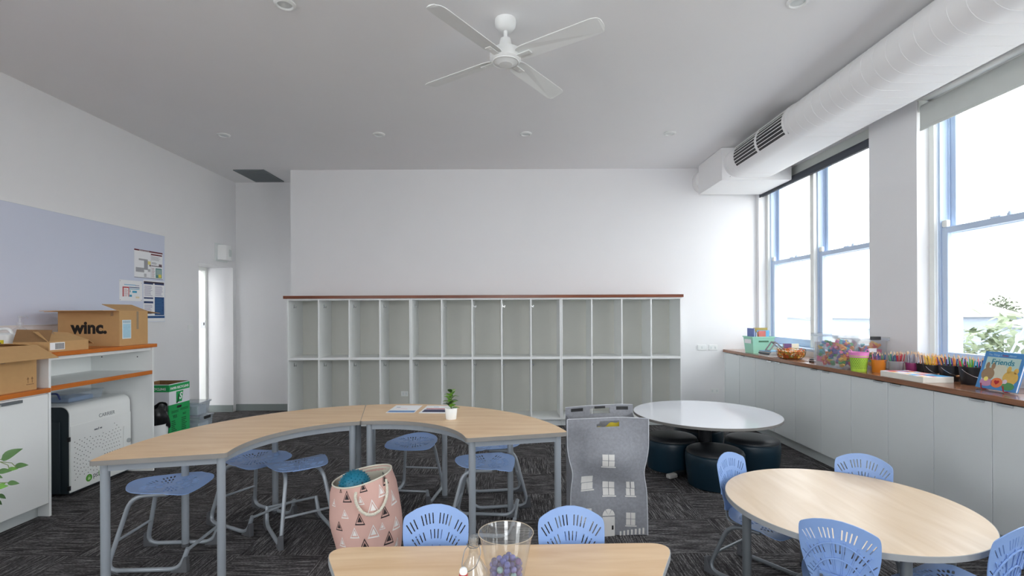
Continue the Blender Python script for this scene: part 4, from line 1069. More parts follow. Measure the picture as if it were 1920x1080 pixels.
for sd in (0, 1):
    def sg(u, v, sd=sd):
        a, b = Vector(fp(sd, v)), Vector(bp_(sd, v)); p = a.lerp(b, u); k = math.sin(PI*u)*.03*(v); p.x += (-k if sd else k); return tuple(p)
    vs = [sg(i/6, .93*j/16) for j in range(17) for i in range(7)]; fs = [(j*7+i, j*7+i+1, (j+1)*7+i+1, (j+1)*7+i) for j in range(16) for i in range(6)]
    MB().shell(vs, fs if sd else [tuple(reversed(f)) for f in fs], .005).build('side_gusset', M_FELT, r, 60)
    MB().tube([tuple(Vector(fp(sd, j/30))+Vector((.002 if sd else -.002, -.001, 0))) for j in range(31)], .0035, 6).build('raw_edge', M_FELTL, r, 60)
MB().tube([fp(i/30, 1.0) for i in range(31)], .0035, 6).build('raw_edge', M_FELTL, r, 60); MB().tube([bp_(i/30, 1.0) for i in range(31)], .0035, 6).build('raw_edge', M_FELTL, r, 60)
MB().box(-.24, .24, -.17, .16, 0, .006).build('bag_base', M_FELT, r)
for u0, u1 in ((.08, .255), (.745, .925)): MB().grid(lambda u, v: bp_(u0+(u1-u0)*u, .955+.03*v, -.008), 4, 2).build('velcro_strip', M_BLACK, r)
MB().grid(lambda u, v: bp_(.42+.16*u, .972+.02*v, -.009), 4, 2).build('velcro_strip', M_BLACK, r)
def huv(cx, cy):
    X, Y_, Z = at(1050+cx/3.855, 740+cy/3.855, HY-.17); v = (Z-.005)/.745; return ((X-HX-.005*v)/hw_(v)+1)/2, v
def patch(x0, y0, x1, y1, nm='printed_window', par=None):
    u0, v1 = huv(x0, y0); u1, v0 = huv(x1, y1); return MB().grid(lambda u, v: fp(u0+(u1-u0)*u, v0+(v1-v0)*v, .0035), 3, 3).build(nm, M_PRW, par or r)
for x, y, w_, h_ in ((301,428,85,85),(158,598,82,92),(315,643,84,92),(480,634,62,98),(475,848,65,90),(145,816,80,90)):
    hx_, hy_ = w_/2-2, h_/2-2
    p0 = patch(x, y, x+hx_, y+hy_); patch(x+hx_+4, y, x+w_, y+hy_, par=p0); patch(x, y+hy_+4, x+hx_, y+h_, par=p0); patch(x+hx_+4, y+hy_+4, x+w_, y+h_, par=p0)
    patch(x-6, y+h_+3, x+w_+10, y+h_+11, 'printed_sill', p0)
p0 = patch(304, 878, 394, 1015, 'printed_door')
u0, v0 = huv(349, 872); du_ = huv(394, 872)[0]-u0; dv_ = huv(349, 825)[1]-v0
for k in range(3):
    a0_, a1_ = PI*(k/3)+.04, PI*((k+1)/3)-.04
    pts = [fp(u0, v0, .0035)]+[fp(u0+du_*math.cos(a0_+(a1_-a0_)*t/5), v0+dv_*math.sin(a0_+(a1_-a0_)*t/5), .0035) for t in range(6)]
    MB().add(pts, [(0, t+1, t+2) for t in range(5)]).build('printed_fanlight', M_PRW, p0)
X0, V0 = huv(378, 955); MB().grid(lambda u, v: fp(X0-.012+.024*u, V0-.018+.036*v, .005), 1, 1).build('printed_handle', M_BLACK, p0)
for k in range(7): patch(430+k*27, 985-k*5, 430+k*27+13, 1018-k*3, 'stitched_mark')
r2 = thing('yellow_cloth', 'yellow cloth seen through the handle hole of the felt bag', 'cloth', (HX-.0, HY+.0, .45))
MB().grid(lambda u, v: (-.15+.32*u, -.06+.05*v+.012*math.sin(11*u), .10+(.085+.09*u+.008*math.sin(23*u))*v), 24, 6, .006).build('fold', mat('yellow_fabric', '#c9b432', .85, var=.12, vscale=20), r2, 60)
MB().box(-.12, .14, -.03, .06, 0, .15).build('bundle', mat('yellow_fabric', '#c9b432', .85, var=.12, vscale=20), r2, bevel=.02)
tag(MB().box(-.16, .16, -.10, .12, .0, .43).build('filled_sack', mat('grey_lining', '#55575b', .9), loc=(HX, HY, .012), bevel=.03), 'grey stuffing filling the inside of the felt bag', 'sack')

# ================================================================ FOREGROUND TABLE ITEMS
M_GLS = clear('clear_glass', '#f4f1ea', .05, .03, 1.6)
TT = .5203
r = thing('glass_bottle', 'clear swing-top glass bottle with white stopper hanging open', 'bottle', (-.113, 1.43, TT))
MB().openlathe([(0,.006),(.036,.004),(.0455,.012),(.0455,.165),(.040,.192),(.024,.218),(.0145,.236),(.0125,.262),(.0125,.276),(.0148,.279),(.0148,.288),(.011,.29),(.0095,.284),(.0095,.262),(.0115,.236),(.021,.216),(.037,.19),(.0425,.163),(.0425,.014),(0,.009)], 32).build('bottle_body', M_GLS, r, 50)
M_WIRE = mat('steel_wire', '#8f9092', .3, .8)
MB().tube([(.0148*math.cos(2*PI*k/20), .0148*math.sin(2*PI*k/20), .262) for k in range(20)], .0013, 6, True).build('neck_wire', M_WIRE, r, 40)
q = fillet([(.018,-.004,.262),(.022,-.016,.248),(.008,-.03,.215),(-.022,-.036,.203),(-.032,-.03,.215),(-.026,-.014,.255),(-.017,-.002,.262)], .014, 5)
bw = MB().tube(q, .0013, 6).build('bail_wire', M_WIRE, r, 40)
MB().tube(fillet([(-.015,0,.262),(-.021,-.004,.272),(-.012,-.012,.27),(.012,-.012,.262),(.02,-.004,.27),(.015,0,.262)], .006, 3), .0013, 6).build('lever_wire', M_WIRE, r, 40)
st = MB().lathe([(0,-.003),(.010,-.002),(.0115,.004),(.010,.011),(.006,.015),(0,.016)], 20, (-.026,-.036,.204)).build('stopper', M_WHITE, r, 50)
MB().lathe([(.0085,-.009),(.0118,-.008),(.0118,-.003),(.0085,-.002)], 20, (-.026,-.036,.204)).build('gasket', mat('red_rubber', '#b8282c', .4), st, 50)
CUP = Vector((-.024, 1.70, TT))
r = thing('tumbler', 'flared clear plastic tumbler holding purple-blue marbles', 'tumbler', CUP)
MB().openlathe([(0,.002),(.052,0),(.056,.004),(.088,.165),(.094,.182),(.0945,.1835),(.0925,.1835),(.0862,.165),(.0535,.007),(0,.006)], 48).build('cup', M_GLS, r, 50)
MB().tube([(.0937*math.cos(2*PI*k/48), .0937*math.sin(2*PI*k/48), .183) for k in range(48)], .0014, 6, True).build('rim', clear('rim_glass', '#e8dcc8', .5, .05, 1.6), r, 50)
random.seed(21)
M_MARB = [mat('marble_'+h_, '#'+h_, .08, var=.3, vscale=60, coat=.8) for h_ in ('3f4a8e', '343c7a', '5a5fa8', '5f4a8e', '6fa0a8', '3a4fa0')]
mm = [MB().sphere((0,0,0), .0112, 14, 10).mesh('marble', m_, 60) for m_ in M_MARB]
pos = []
for lay in range(5):
    z_ = .0185+lay*.0187; R_ = .0535+.203*(z_-.007)-.0135; tw_ = lay*.55
    ring_ = [(0, 1), (.0226, 6)]+([(.0452, 12)] if R_ >= .0452 else [])
    for rr, nn in ring_:
        for q_ in range(nn):
            if lay == 4 and random.random() < .5: continue
            if lay == 3 and random.random() < .12: continue
            pos.append(Vector((rr*math.cos(2*PI*q_/nn+tw_), rr*math.sin(2*PI*q_/nn+tw_), z_+random.uniform(-.001, .001))))
for k, p in enumerate(pos):
    o = bpy.data.objects.new('marble', mm[random.choice((0,1,2,3,5,0,1,5,2,3,4,5))]); COL.objects.link(o); o.location = CUP+p
    tag(o, 'small glossy '+('teal' if 'marble_6fa0a8' in o.data.materials[0].name else 'purple-blue')+' marble heaped in the clear tumbler', 'marble', 'marbles in the tumbler')

# ================================================================ PLANT AT THE LEFT EDGE
r = thing('tall_plant', 'leafy green potted plant reaching in from the left edge', 'plant', (-2.60, 2.20, 0))
MB().lathe([(.13,0),(.135,.005),(.165,.30),(.17,.302),(.158,.29),(.13,.26),(0,.26)], 28).build('pot', M_WHITE, r, 40)
MB().lathe([(.15,.262),(0,.27)], 20).build('soil', MATS['soil'], r)
MB().tube([(0,0,.25),(.01,0,.5),(-.01,.01,.8),(.0,0,1.05)], [.012,.011,.009,.005], 8).build('stem', M_STEM, r)
random.seed(4)
def lf(L, w):
    m = MB(); vs = []; n = 7
    for k in range(n+1):
        t = k/n; ww = w*(math.sin(PI*t**.75))**.9*(1-.15*t)+.0004; z = -.18*L*t*t
        vs += [(L*t, -ww, z+.2*ww), (L*t, 0, z), (L*t, ww, z+.2*ww)]
    return m.shell(vs, [f for k in range(n) for f in ((3*k,3*k+3,3*k+4,3*k+1),(3*k+1,3*k+4,3*k+5,3*k+2))], .0006)
lm2 = [lf(.085, .022).mesh('leaf', m_, 60) for m_ in (mat('ficus_leaf', '#41662f', .55, var=.25, vscale=30), mat('ficus_leaf_light', '#5f9433', .55, var=.25, vscale=30), mat('ficus_leaf_dark', '#37562c', .55, var=.25, vscale=30))]
def px_leaf(x0, y0, x1, y1, k, dy=0.):
    a, b = Vector(at(x0, y0, 2.2+dy))-Vector((-2.6, 2.2, 0)), Vector(at(x1, y1, 2.2+dy+.01))-Vector((-2.6, 2.2, 0)); d_ = b-a
    o = inst('leaf', lm2[k], r, a); xa = d_.normalized(); up = Vector((0, -.85, .5)); ya = up.cross(xa).normalized(); za = xa.cross(ya)
    o.rotation_euler = Matrix((xa, ya, za)).transposed().to_euler(); s_ = d_.length/.085; o.scale = (s_, s_*1.05, s_)
for args in ((2,862,36,840,0,0),(27,874,51,871,0,.02),(-4,884,20,882,0,-.03),(14,880,33,878,1,.03),(14,905,35,906,0,0),(-12,920,8,904,1,.02),(-6,915,14,910,1,.0),(-2,926,10,936,2,.01),(-14,890,4,896,0,.04),(-8,935,2,948,2,0),(-20,870,-4,880,1,.01),(-30,900,-12,905,0,0)): px_leaf(*args)
for pts in ([(-60,840),(-10,858),(2,862)], [(-60,860),(0,866),(22,868),(30,876)], [(-50,900),(-10,905),(14,905)], [(0,866),(15,872),(17,878)], [(-50,925),(-12,922),(-4,928)]):
    MB().tube([Vector(at(x, y, 2.2))-Vector((-2.6, 2.2, 0)) for x, y in pts], .0016, 5).build('twig', M_STEM, r)
for k in range(5):
    z_ = .60+.05*k; MB().tube([(0,0,z_-.1),(.1,.0,z_-.03),(.21,0,z_)], .003, 5).build('branch', M_STEM, r)
for k in range(70):
    a = random.uniform(0, 2*PI); z_ = random.uniform(.42, 1.15); rr = random.uniform(.03, .20); x_ = rr*math.cos(a)
    if x_ > .13: x_ = -x_
    o = inst('leaf', lm2[k % 3], r, (x_, rr*math.sin(a), z_)); o.rotation_euler = (random.uniform(-.5, .5), random.uniform(-.4, .8), math.atan2(math.sin(a), x_) if x_ > 0 else a)
    if x_ > .05: o.location.x -= .1

# ================================================================ RIGHT WORKTOP ITEMS
WZ = WT
# mint basket with books
r = thing('book_basket', 'mint green plastic basket full of picture books at the far end', 'basket', (3.085, 6.24, WZ))
M_MINT = mat('mint_plastic', '#9fdcc4', .45, var=.03)
tubm(.27, .25, .205, .018, .004).build('basket_wall', M_MINT, r); rim(.27, .25, .207, .006, .014).build('rim', M_MINT, r)
q = MB()
for i in range(14):
    for j in range(8): q.box(-.112+i*.0165, -.112+i*.0165+.008, -.1262+.002*j-.0045+ -.0, -.1262+.002*j-.001, .03+j*.019, .03+j*.019+.008)
lb_ = MB().box(-.1365, -.1345, -.085, .085, .12, .17).build('name_tag', M_WPAPER, r)
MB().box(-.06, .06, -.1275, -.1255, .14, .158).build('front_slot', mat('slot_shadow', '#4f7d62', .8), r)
cols = ['5b6fb5','8fb4d8','d88f7a','6bb8d8','c9a24a','7b5f9a','e0c8c0','4a9cb8']
bks = [(-.095,.0,.30,'5b6fb5',.18),(-.08,.01,.265,'8fb4d8',.17),(-.065,.0,.25,'cfd4dc',.17),(.0,-.085,.27,'c86a60',.09),(.005,-.06,.26,'e0a060',.10),(.04,-.03,.275,'6fb4dc',.15),(.03,.02,.305,'b09a4c',.17),(.06,.06,.27,'6b5590',.12)]
for i, (dx, dy, hh, cc, ww) in enumerate(bks):
    b = thing('picture_book', ['blue','pale blue','grey','red','orange','sky blue','mustard','purple'][i]+' picture book standing in the mint green basket', 'book', (3.085+dx, 6.24+dy, WZ+.007), rad(90 if i < 3 else 6-3*(i-3)), 'picture books in the mint basket')
    MB().box(-ww/2+.003, ww/2-.003, -.004, .004, .003, hh-.003).build('pages', M_WPAPER, b)
    MB().box(-ww/2, ww/2, -.0055, -.004, 0, hh).box(-ww/2, ww/2, .004, .0055, 0, hh).build('cover', mat('cover_'+cc, '#'+cc, .45, var=.25, vscale=18), b)
# stack of flat books with a folded grey frame on top
zz = WZ
for i, (w_, d_, h_, cc, nm) in enumerate(((.30,.25,.013,'d8dcdc','white'),(.28,.23,.012,'5e5048','dark brown'),(.29,.24,.013,'3f5560','dark slate'),(.27,.23,.012,'b9b2aa','beige'),(.28,.22,.008,'6f9fc0','light blue'))):
    b = thing('flat_book', nm+' book lying in the stack beside the mint basket', 'book', (3.05, 5.80, zz), rad(-4+3*i), 'books stacked flat')
    MB().box(-w_/2+.02, w_/2-.02, -d_/2, d_/2, 0, .002).box(-w_/2+.02, w_/2-.02, -d_/2, d_/2, h_-.002, h_).box(-w_/2+.02, -w_/2+.022, -d_/2, d_/2, .002, h_-.002).build('cover', mat('cover_'+cc, '#'+cc, .5, var=.1), b)
    MB().box(-w_/2+.023, w_/2-.023, -d_/2+.003, d_/2-.003, .002, h_-.002).build('pages', M_WPAPER, b); zz += h_
r = thing('folding_frame', 'grey folded frame standing like a tent on the book stack', 'stand', (3.055, 5.80, zz))
M_GRF = mat('grey_frame', '#8f8a8c', .5)
for s_, xo in ((-1, -.06), (1, .03)):
    q = MB(); m0 = Matrix.Translation((xo, 0, .055)) @ Matrix.Rotation(rad(38*s_ if s_ < 0 else 52), 4, 'Y')
    if s_ < 0: m0 = Matrix.Translation((-.05, 0, .052)) @ Matrix.Rotation(rad(35), 4, 'Y')
    else: m0 = Matrix.Translation((.045, 0, .05)) @ Matrix.Rotation(rad(-48), 4, 'Y')
    for dx, dz, w_, h_ in ((0,-.058,.012,.016),(0,.058,.012,.016)): q.mbox(m0 @ Matrix.Translation((0,0,dz)), (.012,.11,h_))
    for dy in (-.047, .047): q.mbox(m0 @ Matrix.Translation((0,dy,0)), (.012,.016,.1))
    q.build('frame_leaf', M_GRF, r, bevel=.002)
# wire basket with coloured bands
r = thing('wire_basket', 'round wire basket filled with orange and yellow loom bands', 'basket', (3.04, 5.44, WZ))
q = MB()
for z_, R_ in ((.004,.10),(.04,.135),(.075,.142),(.105,.142)): q.tube([(R_*math.cos(2*PI*k/36), R_*math.sin(2*PI*k/36), z_) for k in range(36)], .0022, 5, True)
for k in range(20):
    a = 2*PI*k/20; q.tube([(R_*math.cos(a), R_*math.sin(a), z_) for z_, R_ in ((.004,.10),(.02,.122),(.04,.136),(.075,.143),(.105,.142))], .0016, 5)
q.build('wire_mesh', mat('brass_wire', '#7a5a2a', .4, .6), r)
MB().lathe([(0,.004),(.085,.006),(.112,.04),(.118,.08),(.09,.09),(0,.094)], 28).build('lining', mat('band_pile', '#c9762c', .7, var=.5, vscale=45), r, 50)
random.seed(9); BC = ['e8862a','e8b83a','d8502a','f0d070','c83a2a','f0ece0','8aa83a']
bq = [MB() for _ in BC]
for k in range(150):
    a = random.uniform(0, 2*PI); z_ = random.uniform(.03, .1); R_ = (.122+.2*min(z_, .07)*.25) if z_ < .085 else random.uniform(.02, .12)
    c_ = Vector((R_*math.cos(a), R_*math.sin(a), z_)); u_ = Vector((-math.sin(a), math.cos(a), random.uniform(-.6, .6))).normalized(); w_ = Vector((0,0,1))*.8+Vector((math.cos(a), math.sin(a), 0))*random.uniform(-.1,.5)
    bq[k % 7].tube([c_+u_*.024*math.cos(2*PI*j/10)+w_*.014*math.sin(2*PI*j/10) for j in range(10)], .0032, 4, True)
for i, m_ in enumerate(bq): o = m_.build('loom_bands', mat('band_'+BC[i], '#'+BC[i], .5), r); o['kind'] = 'stuff'
# standing purple book pair
for x, y, a, h_, w_, cc, lb in ((3.165,5.66,2,.15,.175,'6a4a7a','purple covered book standing open-paged behind the wire basket'), (3.29,5.33,8,.19,.10,'4a4458','dark book leaning against the window frame beside the clear tub')):
    b = thing('upright_book', lb, 'book', (x, y, WZ if w_ > .12 else WZ), rad(a))
    MB().box(-w_/2, 0 if w_ > .12 else w_/2, -.012, -.009, 0, h_).box(-w_/2, 0 if w_ > .12 else w_/2, .009, .012, 0, h_).build('cover', mat('cover_'+cc, '#'+cc, .45, var=.3, vscale=25), b)
    MB().box(-w_/2+.003, w_/2-.002, -.009, .009, .003, h_-.003).build('pages', mat('page_cream', '#e9e4cc', .7), b)
    if w_ > .12:
        MB().tube([(-.035+.02*math.cos(2*PI*k/16), -.0125, .07+.024*math.sin(2*PI*k/16)) for k in range(16)], .002, 5, True).build('cover_emblem', mat('cover_pink', '#b878b0', .5), b)
        for k in range(4): MB().box(.01+k*.02, .0115+k*.02, -.0095, -.009, .006, h_-.006).build('page_line', M_EDGE, b)
r = thing('magnifier', 'small dark magnifier lying next to the wire basket', 'magnifier', (3.04, 5.05, WZ))
MB().lathe([(.03,0),(.032,.01),(.026,.03),(.012,.038),(0,.039)], 20).build('dome', M_BLACK, r, 40)
MB().lathe([(.033,.012),(.034,.018),(.031,.02)], 20).build('silver_ring', M_CHROME, r, 40); MB().tube(fillet([(-.03,.02,.006),(-.09,.05,.006),(-.13,.2,.006),(-.1,.28,.006)], .04, 4), .003, 6).build('cord', mat('brown_cord', '#8a6550', .7), r)
# clear tubs of toys
TOYC = ['d23c34','2f6fc0','e8b52c','3f9a4a','e86a9a','e88a2c','7a5ab0','3fb0b8']
tm_ = [MB().box(-.016,.016,-.011,.011,-.009,.009).mesh('toy_block', mat('toy_'+c_, '#'+c_, .4)) for c_ in TOYC]
tc_ = [MB().tube([(0,0,-.018),(0,0,.018)], .011, 10).mesh('toy_peg', mat('toy_'+c_, '#'+c_, .4), 40) for c_ in TOYC]
M_TOYTUB = clear('clear_toy_tub', '#e6ebf2', .12, .06)
def toytub(label, x0, x1, y0, y1, h, n, seed, names, handle):
    r = thing('toy_tub', label, 'tub', ((x0+x1)/2, (y0+y1)/2, WZ)); w_, d_ = x1-x0, y1-y0
    tubm(w_, d_, h, .014).build('tub', M_TOYTUB, r); rim(w_, d_, h, .01, .02).build('rim', M_TUB, r)
    lid = MB().box(-w_/2-.012, w_/2+.012, -d_/2-.012, d_/2+.012, h, h+.012).build('lid', M_TOYTUB, r, bevel=.004)
    MB().box(-.045, .045, -d_/2-.022, -d_/2-.010, h-.012, h+.018).build('clip', M_BLACK if handle else M_TUB, r, bevel=.004)
    if handle: MB().box(-.05, .02, -d_/2-.001, -d_/2+.003, h*.55, h*.68).build('label', M_WPAPER, r)
    random.seed(seed)
    for k in range(n):
        ci = random.randrange(8); me = (tm_ if k % 2 else tc_)[ci]
        o = bpy.data.objects.new('toy_block' if k % 2 else 'toy_peg', me); COL.objects.link(o)
        o.location = ((x0+x1)/2+random.uniform(-w_/2+.045, w_/2-.045), (y0+y1)/2+random.uniform(-d_/2+.045, d_/2-.045), WZ+.034+(h*.78-.02)*(k/n))
        if k % 3 == 0: o.location.x = x0+.045
        elif k % 3 == 1: o.location.y = y0+.045
        o.rotation_euler = tuple(random.uniform(0, PI) for _ in range(3)); sc = random.uniform(1.0, 1.55); o.scale = (sc,)*3
        tag(o, ['red','blue','yellow','green','pink','orange','purple','turquoise'][ci]+' plastic '+('brick' if k % 2 else 'peg')+names, 'toy', 'toys'+names)
toytub('large clear plastic tub of bright construction toys, left of the green pot', 2.885, 3.065, 4.40, 4.80, .30, 96, 31, ' inside the large clear tub', False)
toytub('clear plastic tub with a black clip and white label, behind the pencil pots', 3.09, 3.33, 4.42, 4.78, .27, 72, 32, ' inside the clear tub with the black clip', True)
# pots and pencils
def pot(name, label, x, y, r0, r1, h, m, bail=False, lattice=False):
    r = thing(name, label, 'pot', (x, y, WZ))
    MB().lathe([(0,.001),(r0,0),(r0+.001,.002),(r1,h),(r1+.003,h),(r1+.003,h-.006),(r1-.002,h-.002),(r0-.003,.006),(0,.005)], 28).build('pot', m, r, 40)
    if lattice:
        q = MB()
        for i in range(26):
            for j in range(8):
                a = 2*PI*(i+.5*(j % 2))/26; z_ = .03+j*.013; R_ = r0+(r1-r0)*z_/h+.0006
                c_ = Vector((R_*math.cos(a), R_*math.sin(a), z_)); u_ = Vector((-math.sin(a), math.cos(a), 0))*.004; w_ = Vector((0,0,.0036))
                q.add([c_-u_-w_, c_+u_-w_, c_+u_+w_, c_-u_+w_], [(0,1,2,3)])
        o = q.build('lattice_hole', mat('lattice_green_dark', '#5f8f2c', .7), r); o['kind'] = 'stuff'
    if bail:
        MB().tube([(r1*1.02*math.sin(2*PI*k/30*.5-PI/2), -r1*.9*math.cos(2*PI*k/30*.5-PI/2)-.004, h*.85-.055*math.cos(2*PI*k/30*.5-PI/2)) for k in range(31)], .0016, 6).build('bail_handle', M_CHROME, r, 40)
        MB().tube([(-.03,-r1*.9-.004,h*.85-.055),(.03,-r1*.9-.004,h*.85-.055)], .007, 10).build('wooden_grip', mat('grip_wood', '#a9774a', .6), r, 40)
    return r
g_ = pot('lime_pot', 'lime green lattice pot with a pink rim', 2.968, 4.27, .056, .068, .135, mat('lime_plastic', '#b5d94a', .45), False, True)
MB().lathe([(.067,.118),(.0695,.12),(.074,.163),(.072,.163),(.0675,.122)], 28).build('pink_rim', mat('pink_plastic', '#e88ac8', .4), g_, 40)
for s_ in (-1, 1): MB().tube([(.074*s_+.0*k, .02*math.cos(PI*k/8), .162+.022*math.sin(PI*k/8)) for k in range(9)], .004, 6).build('pink_handle', MATS['pink_plastic'], g_, 40)
PT = [('pencil_pot', 'orange plastic pot of pens next to the lime pot', 3.082, 4.195, .046, .052, .105, mat('orange_plastic', '#d9822a', .35), 0, ' pen standing in the orange pot', 12, ('c0392b','3a5a9a','e8a0b0','4a9a6a','6a4a8a'), .17),
      ('pencil_pot', 'clear plastic pot of red and green pens', 3.178, 4.13, .047, .054, .10, clear('frosted_pot', '#d8dce0', .45, .1), 0, ' pen standing in the clear pot', 18, ('b8323a','a82a3a','4a9a7a','c84a5a','3a4a7a'), .175),
      ('pencil_pot', 'magenta plastic pot of silver pencils', 3.279, 4.085, .042, .048, .09, mat('magenta_plastic', '#9a3a72', .35), 0, ' pencil standing in the magenta pot', 20, ('9a9aa8','b8b8c4','8a8a9a','c0a8a0'), .18),
      ('bucket', 'black tin bucket partly hidden behind the magenta pot', 3.285, 3.97, .046, .054, .095, M_BLACK, 0, ' pencil standing in the half-hidden black bucket', 14, ('b8b4b8','d8a080','7a5a4a','e0b0a0'), .175),
      ('bucket', 'black tin bucket of yellow and orange pencils', 3.248, 3.84, .053, .064, .10, M_BLACK, 1, ' pencil in the black bucket of yellow and orange pencils', 22, ('e8a82a','e88a2a','d8b83a','7a4a2a','f0c04a'), .18),
      ('bucket', 'middle black tin bucket of mixed coloured pencils', 3.225, 3.66, .062, .078, .115, M_BLACK, 1, ' pencil in the middle black tin bucket', 22, ('e88a3a','3a8a4a','5a3a8a','2a3a7a','d84a5a','3a3a44'), .19),
      ('bucket', 'black tin bucket of bright pencils next to the blue picture book', 3.205, 3.47, .062, .078, .125, M_BLACK, 1, ' pencil in the black bucket beside the picture book', 22, ('f0a868','3aa03a','7ac83a','3a3a8a','e03a5a','e86a8a','1a9ab0','3a2a6a'), .19)]
CN = lambda h: {'c0392b':'red','3a5a9a':'blue','e8a0b0':'pink','4a9a6a':'green','6a4a8a':'purple','b8323a':'red','a82a3a':'dark red','4a9a7a':'teal','c84a5a':'rose','3a4a7a':'navy','9a9aa8':'grey','b8b8c4':'silver','8a8a9a':'dark grey','c0a8a0':'beige','b8b4b8':'silver','d8a080':'tan','7a5a4a':'brown','e0b0a0':'peach','e8a82a':'amber','e88a2a':'orange','d8b83a':'yellow','7a4a2a':'brown','f0c04a':'gold','e88a3a':'orange','3a8a4a':'green','5a3a8a':'purple','2a3a7a':'navy','d84a5a':'red','3a3a44':'black','f0a868':'peach','3aa03a':'green','7ac83a':'lime','3a3a8a':'blue','e03a5a':'crimson','e86a8a':'pink','1a9ab0':'turquoise','3a2a6a':'violet'}.get(h, 'coloured')
M_TIP = mat('bare_wood_tip', '#e6c49a', .7)
PM = {}
def pencil_mesh(cc, L):
    if (cc, L) in PM: return PM[(cc, L)]
    m = MB().lathe([(.0036,0),(.0036,L-.022)], 6); n0 = len(m.f)
    m.lathe([(.0036,L-.022),(.0012,L-.005)], 6); n1 = len(m.f); m.lathe([(.0012,L-.005),(0,L)], 6)
    me = m.mesh('pencil', [mat('pencil_'+cc, '#'+cc, .4), M_TIP])
    for i, p in enumerate(me.polygons): p.material_index = 1 if n0 <= i < n1 else 0
    PM[(cc, L)] = me; return me
random.seed(14)
for nm, lb, x, y, r0, r1, h, m_, bl_, plab, n, cs, L in PT:
    pot(nm, lb, x, y, r0, r1, h, m_, bl_)
    for k in range(n):
        cc = cs[k % len(cs)]; me = pencil_mesh(cc, L if k % 3 else L-.012)
        o = bpy.data.objects.new('pencil' if 'pencil' in plab else 'pen', me); COL.objects.link(o)
        a = 2*PI*k*.618; q0 = (r0-.008)*math.sqrt((k+.5)/n); q1 = (r1-.006)*math.sqrt((k+.5)/n)+.002; sp_ = random.uniform(-.5, .5)
        b = Vector((q0*math.cos(a+sp_), q0*math.sin(a+sp_), .0)); t = Vector((q1*math.cos(a), q1*math.sin(a), h)); d_ = (t-b+Vector((random.uniform(-.006,.006), random.uniform(-.006,.006), 0))).normalized()
        o.location = Vector((x, y, WZ+.007))+b; o.rotation_euler = d_.to_track_quat('Z', 'Y').to_euler()
        tag(o, CN(cc)+plab, 'pencil' if 'pencil' in plab else 'pen', ('pencils' if 'pencil' in plab else 'pens')+' in the '+plab.split(' in the ')[1])
# flat white box with a colourful top
r = thing('flat_box', 'flat white box with a bright patterned top near the worktop edge', 'box', (3.025, 3.745, WZ), 0)
MB().box(-.11, .11, -.205, .205, 0, .043).build('box', mat('box_cream', '#e9e7dd', .6), r, bevel=.002)
random.seed(6)
for i in range(6):
    for j in range(9):
        cc = random.choice(['e8d8dc','d87a7a','3f9fd0','8fc0e8','f0ece8','c84a5a','4a70a8','e8b84a','f0e8f0','e8e4f4'])
        if j > 5 and i > 2: cc = random.choice(['3f9fd0','2a8ad0','5ab0e0'])
        MB().box(-.105+i*.035, -.105+i*.035+.034, .2-j*.0445-.0435, .2-j*.0445, .043, .0438).build('printed_area', mat('print_'+cc, '#'+cc, .5), r)
# picture book on a clear stand
r = thing('picture_book', 'blue picture book about friends displayed upright on the worktop', 'book', (3.055, 3.16, WZ+.012), 0)
TL = rad(17.5); HBK, WBK = .245, .262
m0 = Matrix.Rotation(TL, 4, 'Y')          # leans back against the window
def bk_box(x0, x1, y0, y1, z0, z1, nm, m_, par):
    q = MB().box(x0, x1, y0, y1, z0, z1); q.v = [tuple(m0 @ Vector(p)) for p in q.v]; return q.build(nm, m_, par)
cv = bk_box(0, .003, -WBK/2, WBK/2, 0, HBK, 'cover', mat('book_blue', '#4a8cc8', .4, var=.18, vscale=14), r)
bk_box(.003, .014, -WBK/2+.003, WBK/2-.003, .003, HBK-.003, 'pages', M_WPAPER, r); bk_box(.014, .017, -WBK/2, WBK/2, 0, HBK, 'back_cover', MATS['book_blue'], r)
bk_box(-.0006, 0, -WBK/2+.022, WBK/2-.022, .03, HBK-.035, 'cover_panel', mat('book_pale_green', '#b5d2cc', .5, var=.12, vscale=10), cv)
def blob(y, z, ry, rz, cc, dep, nm='cover_patch'):
    q = MB().add([tuple(m0 @ Vector((-.0008-dep, -(y+ry*math.cos(2*PI*k/24)), z+rz*math.sin(2*PI*k/24)))) for k in range(24)], [tuple(range(24))]); q.build(nm, mat('book_'+cc, '#'+cc, .5, var=.1, vscale=40), cv)
for a in ((-.073,.095,.043,.043,'9a7f62',.0002),(.075,.085,.048,.045,'d8b25a',.0002),(-.088,.15,.013,.024,'9a7f62',.0002),(-.05,.15,.013,.024,'9a7f62',.0002),(.055,.135,.014,.024,'d8b25a',.0002),(.10,.13,.015,.02,'d8b25a',.0002),
          (.0,.115,.05,.05,'cfd0bc',.0001),(-.07,.04,.042,.026,'c48fb0',.0004),(.075,.03,.04,.025,'4f8f5a',.0004),(.0,.045,.038,.032,'e07a48',.0004),(-.075,.062,.015,.015,'f0e07a',.0006),(.05,.058,.014,.014,'d8c8d8',.0006)): blob(*a)
hpts = []
for k in range(28):
    t = 2*PI*k/28; hpts.append((16*math.sin(t)**3/16*.017, (13*math.cos(t)-5*math.cos(2*t)-2*math.cos(3*t)-math.cos(4*t))/16*.017))
MB().add([tuple(m0 @ Vector((-.0022, -y_, .048+z_))) for y_, z_ in hpts], [tuple(range(28))]).build('cover_heart', mat('heart_red', '#b01c2c', .5), cv)
text('Friends', .05, cv, mat('title_teal', '#1f7f94', .5), m0 @ frame_m((-.0014, .072, HBK-.082), (0,-1,0), (0,0,1)), bold=.0006, fitw=.145)
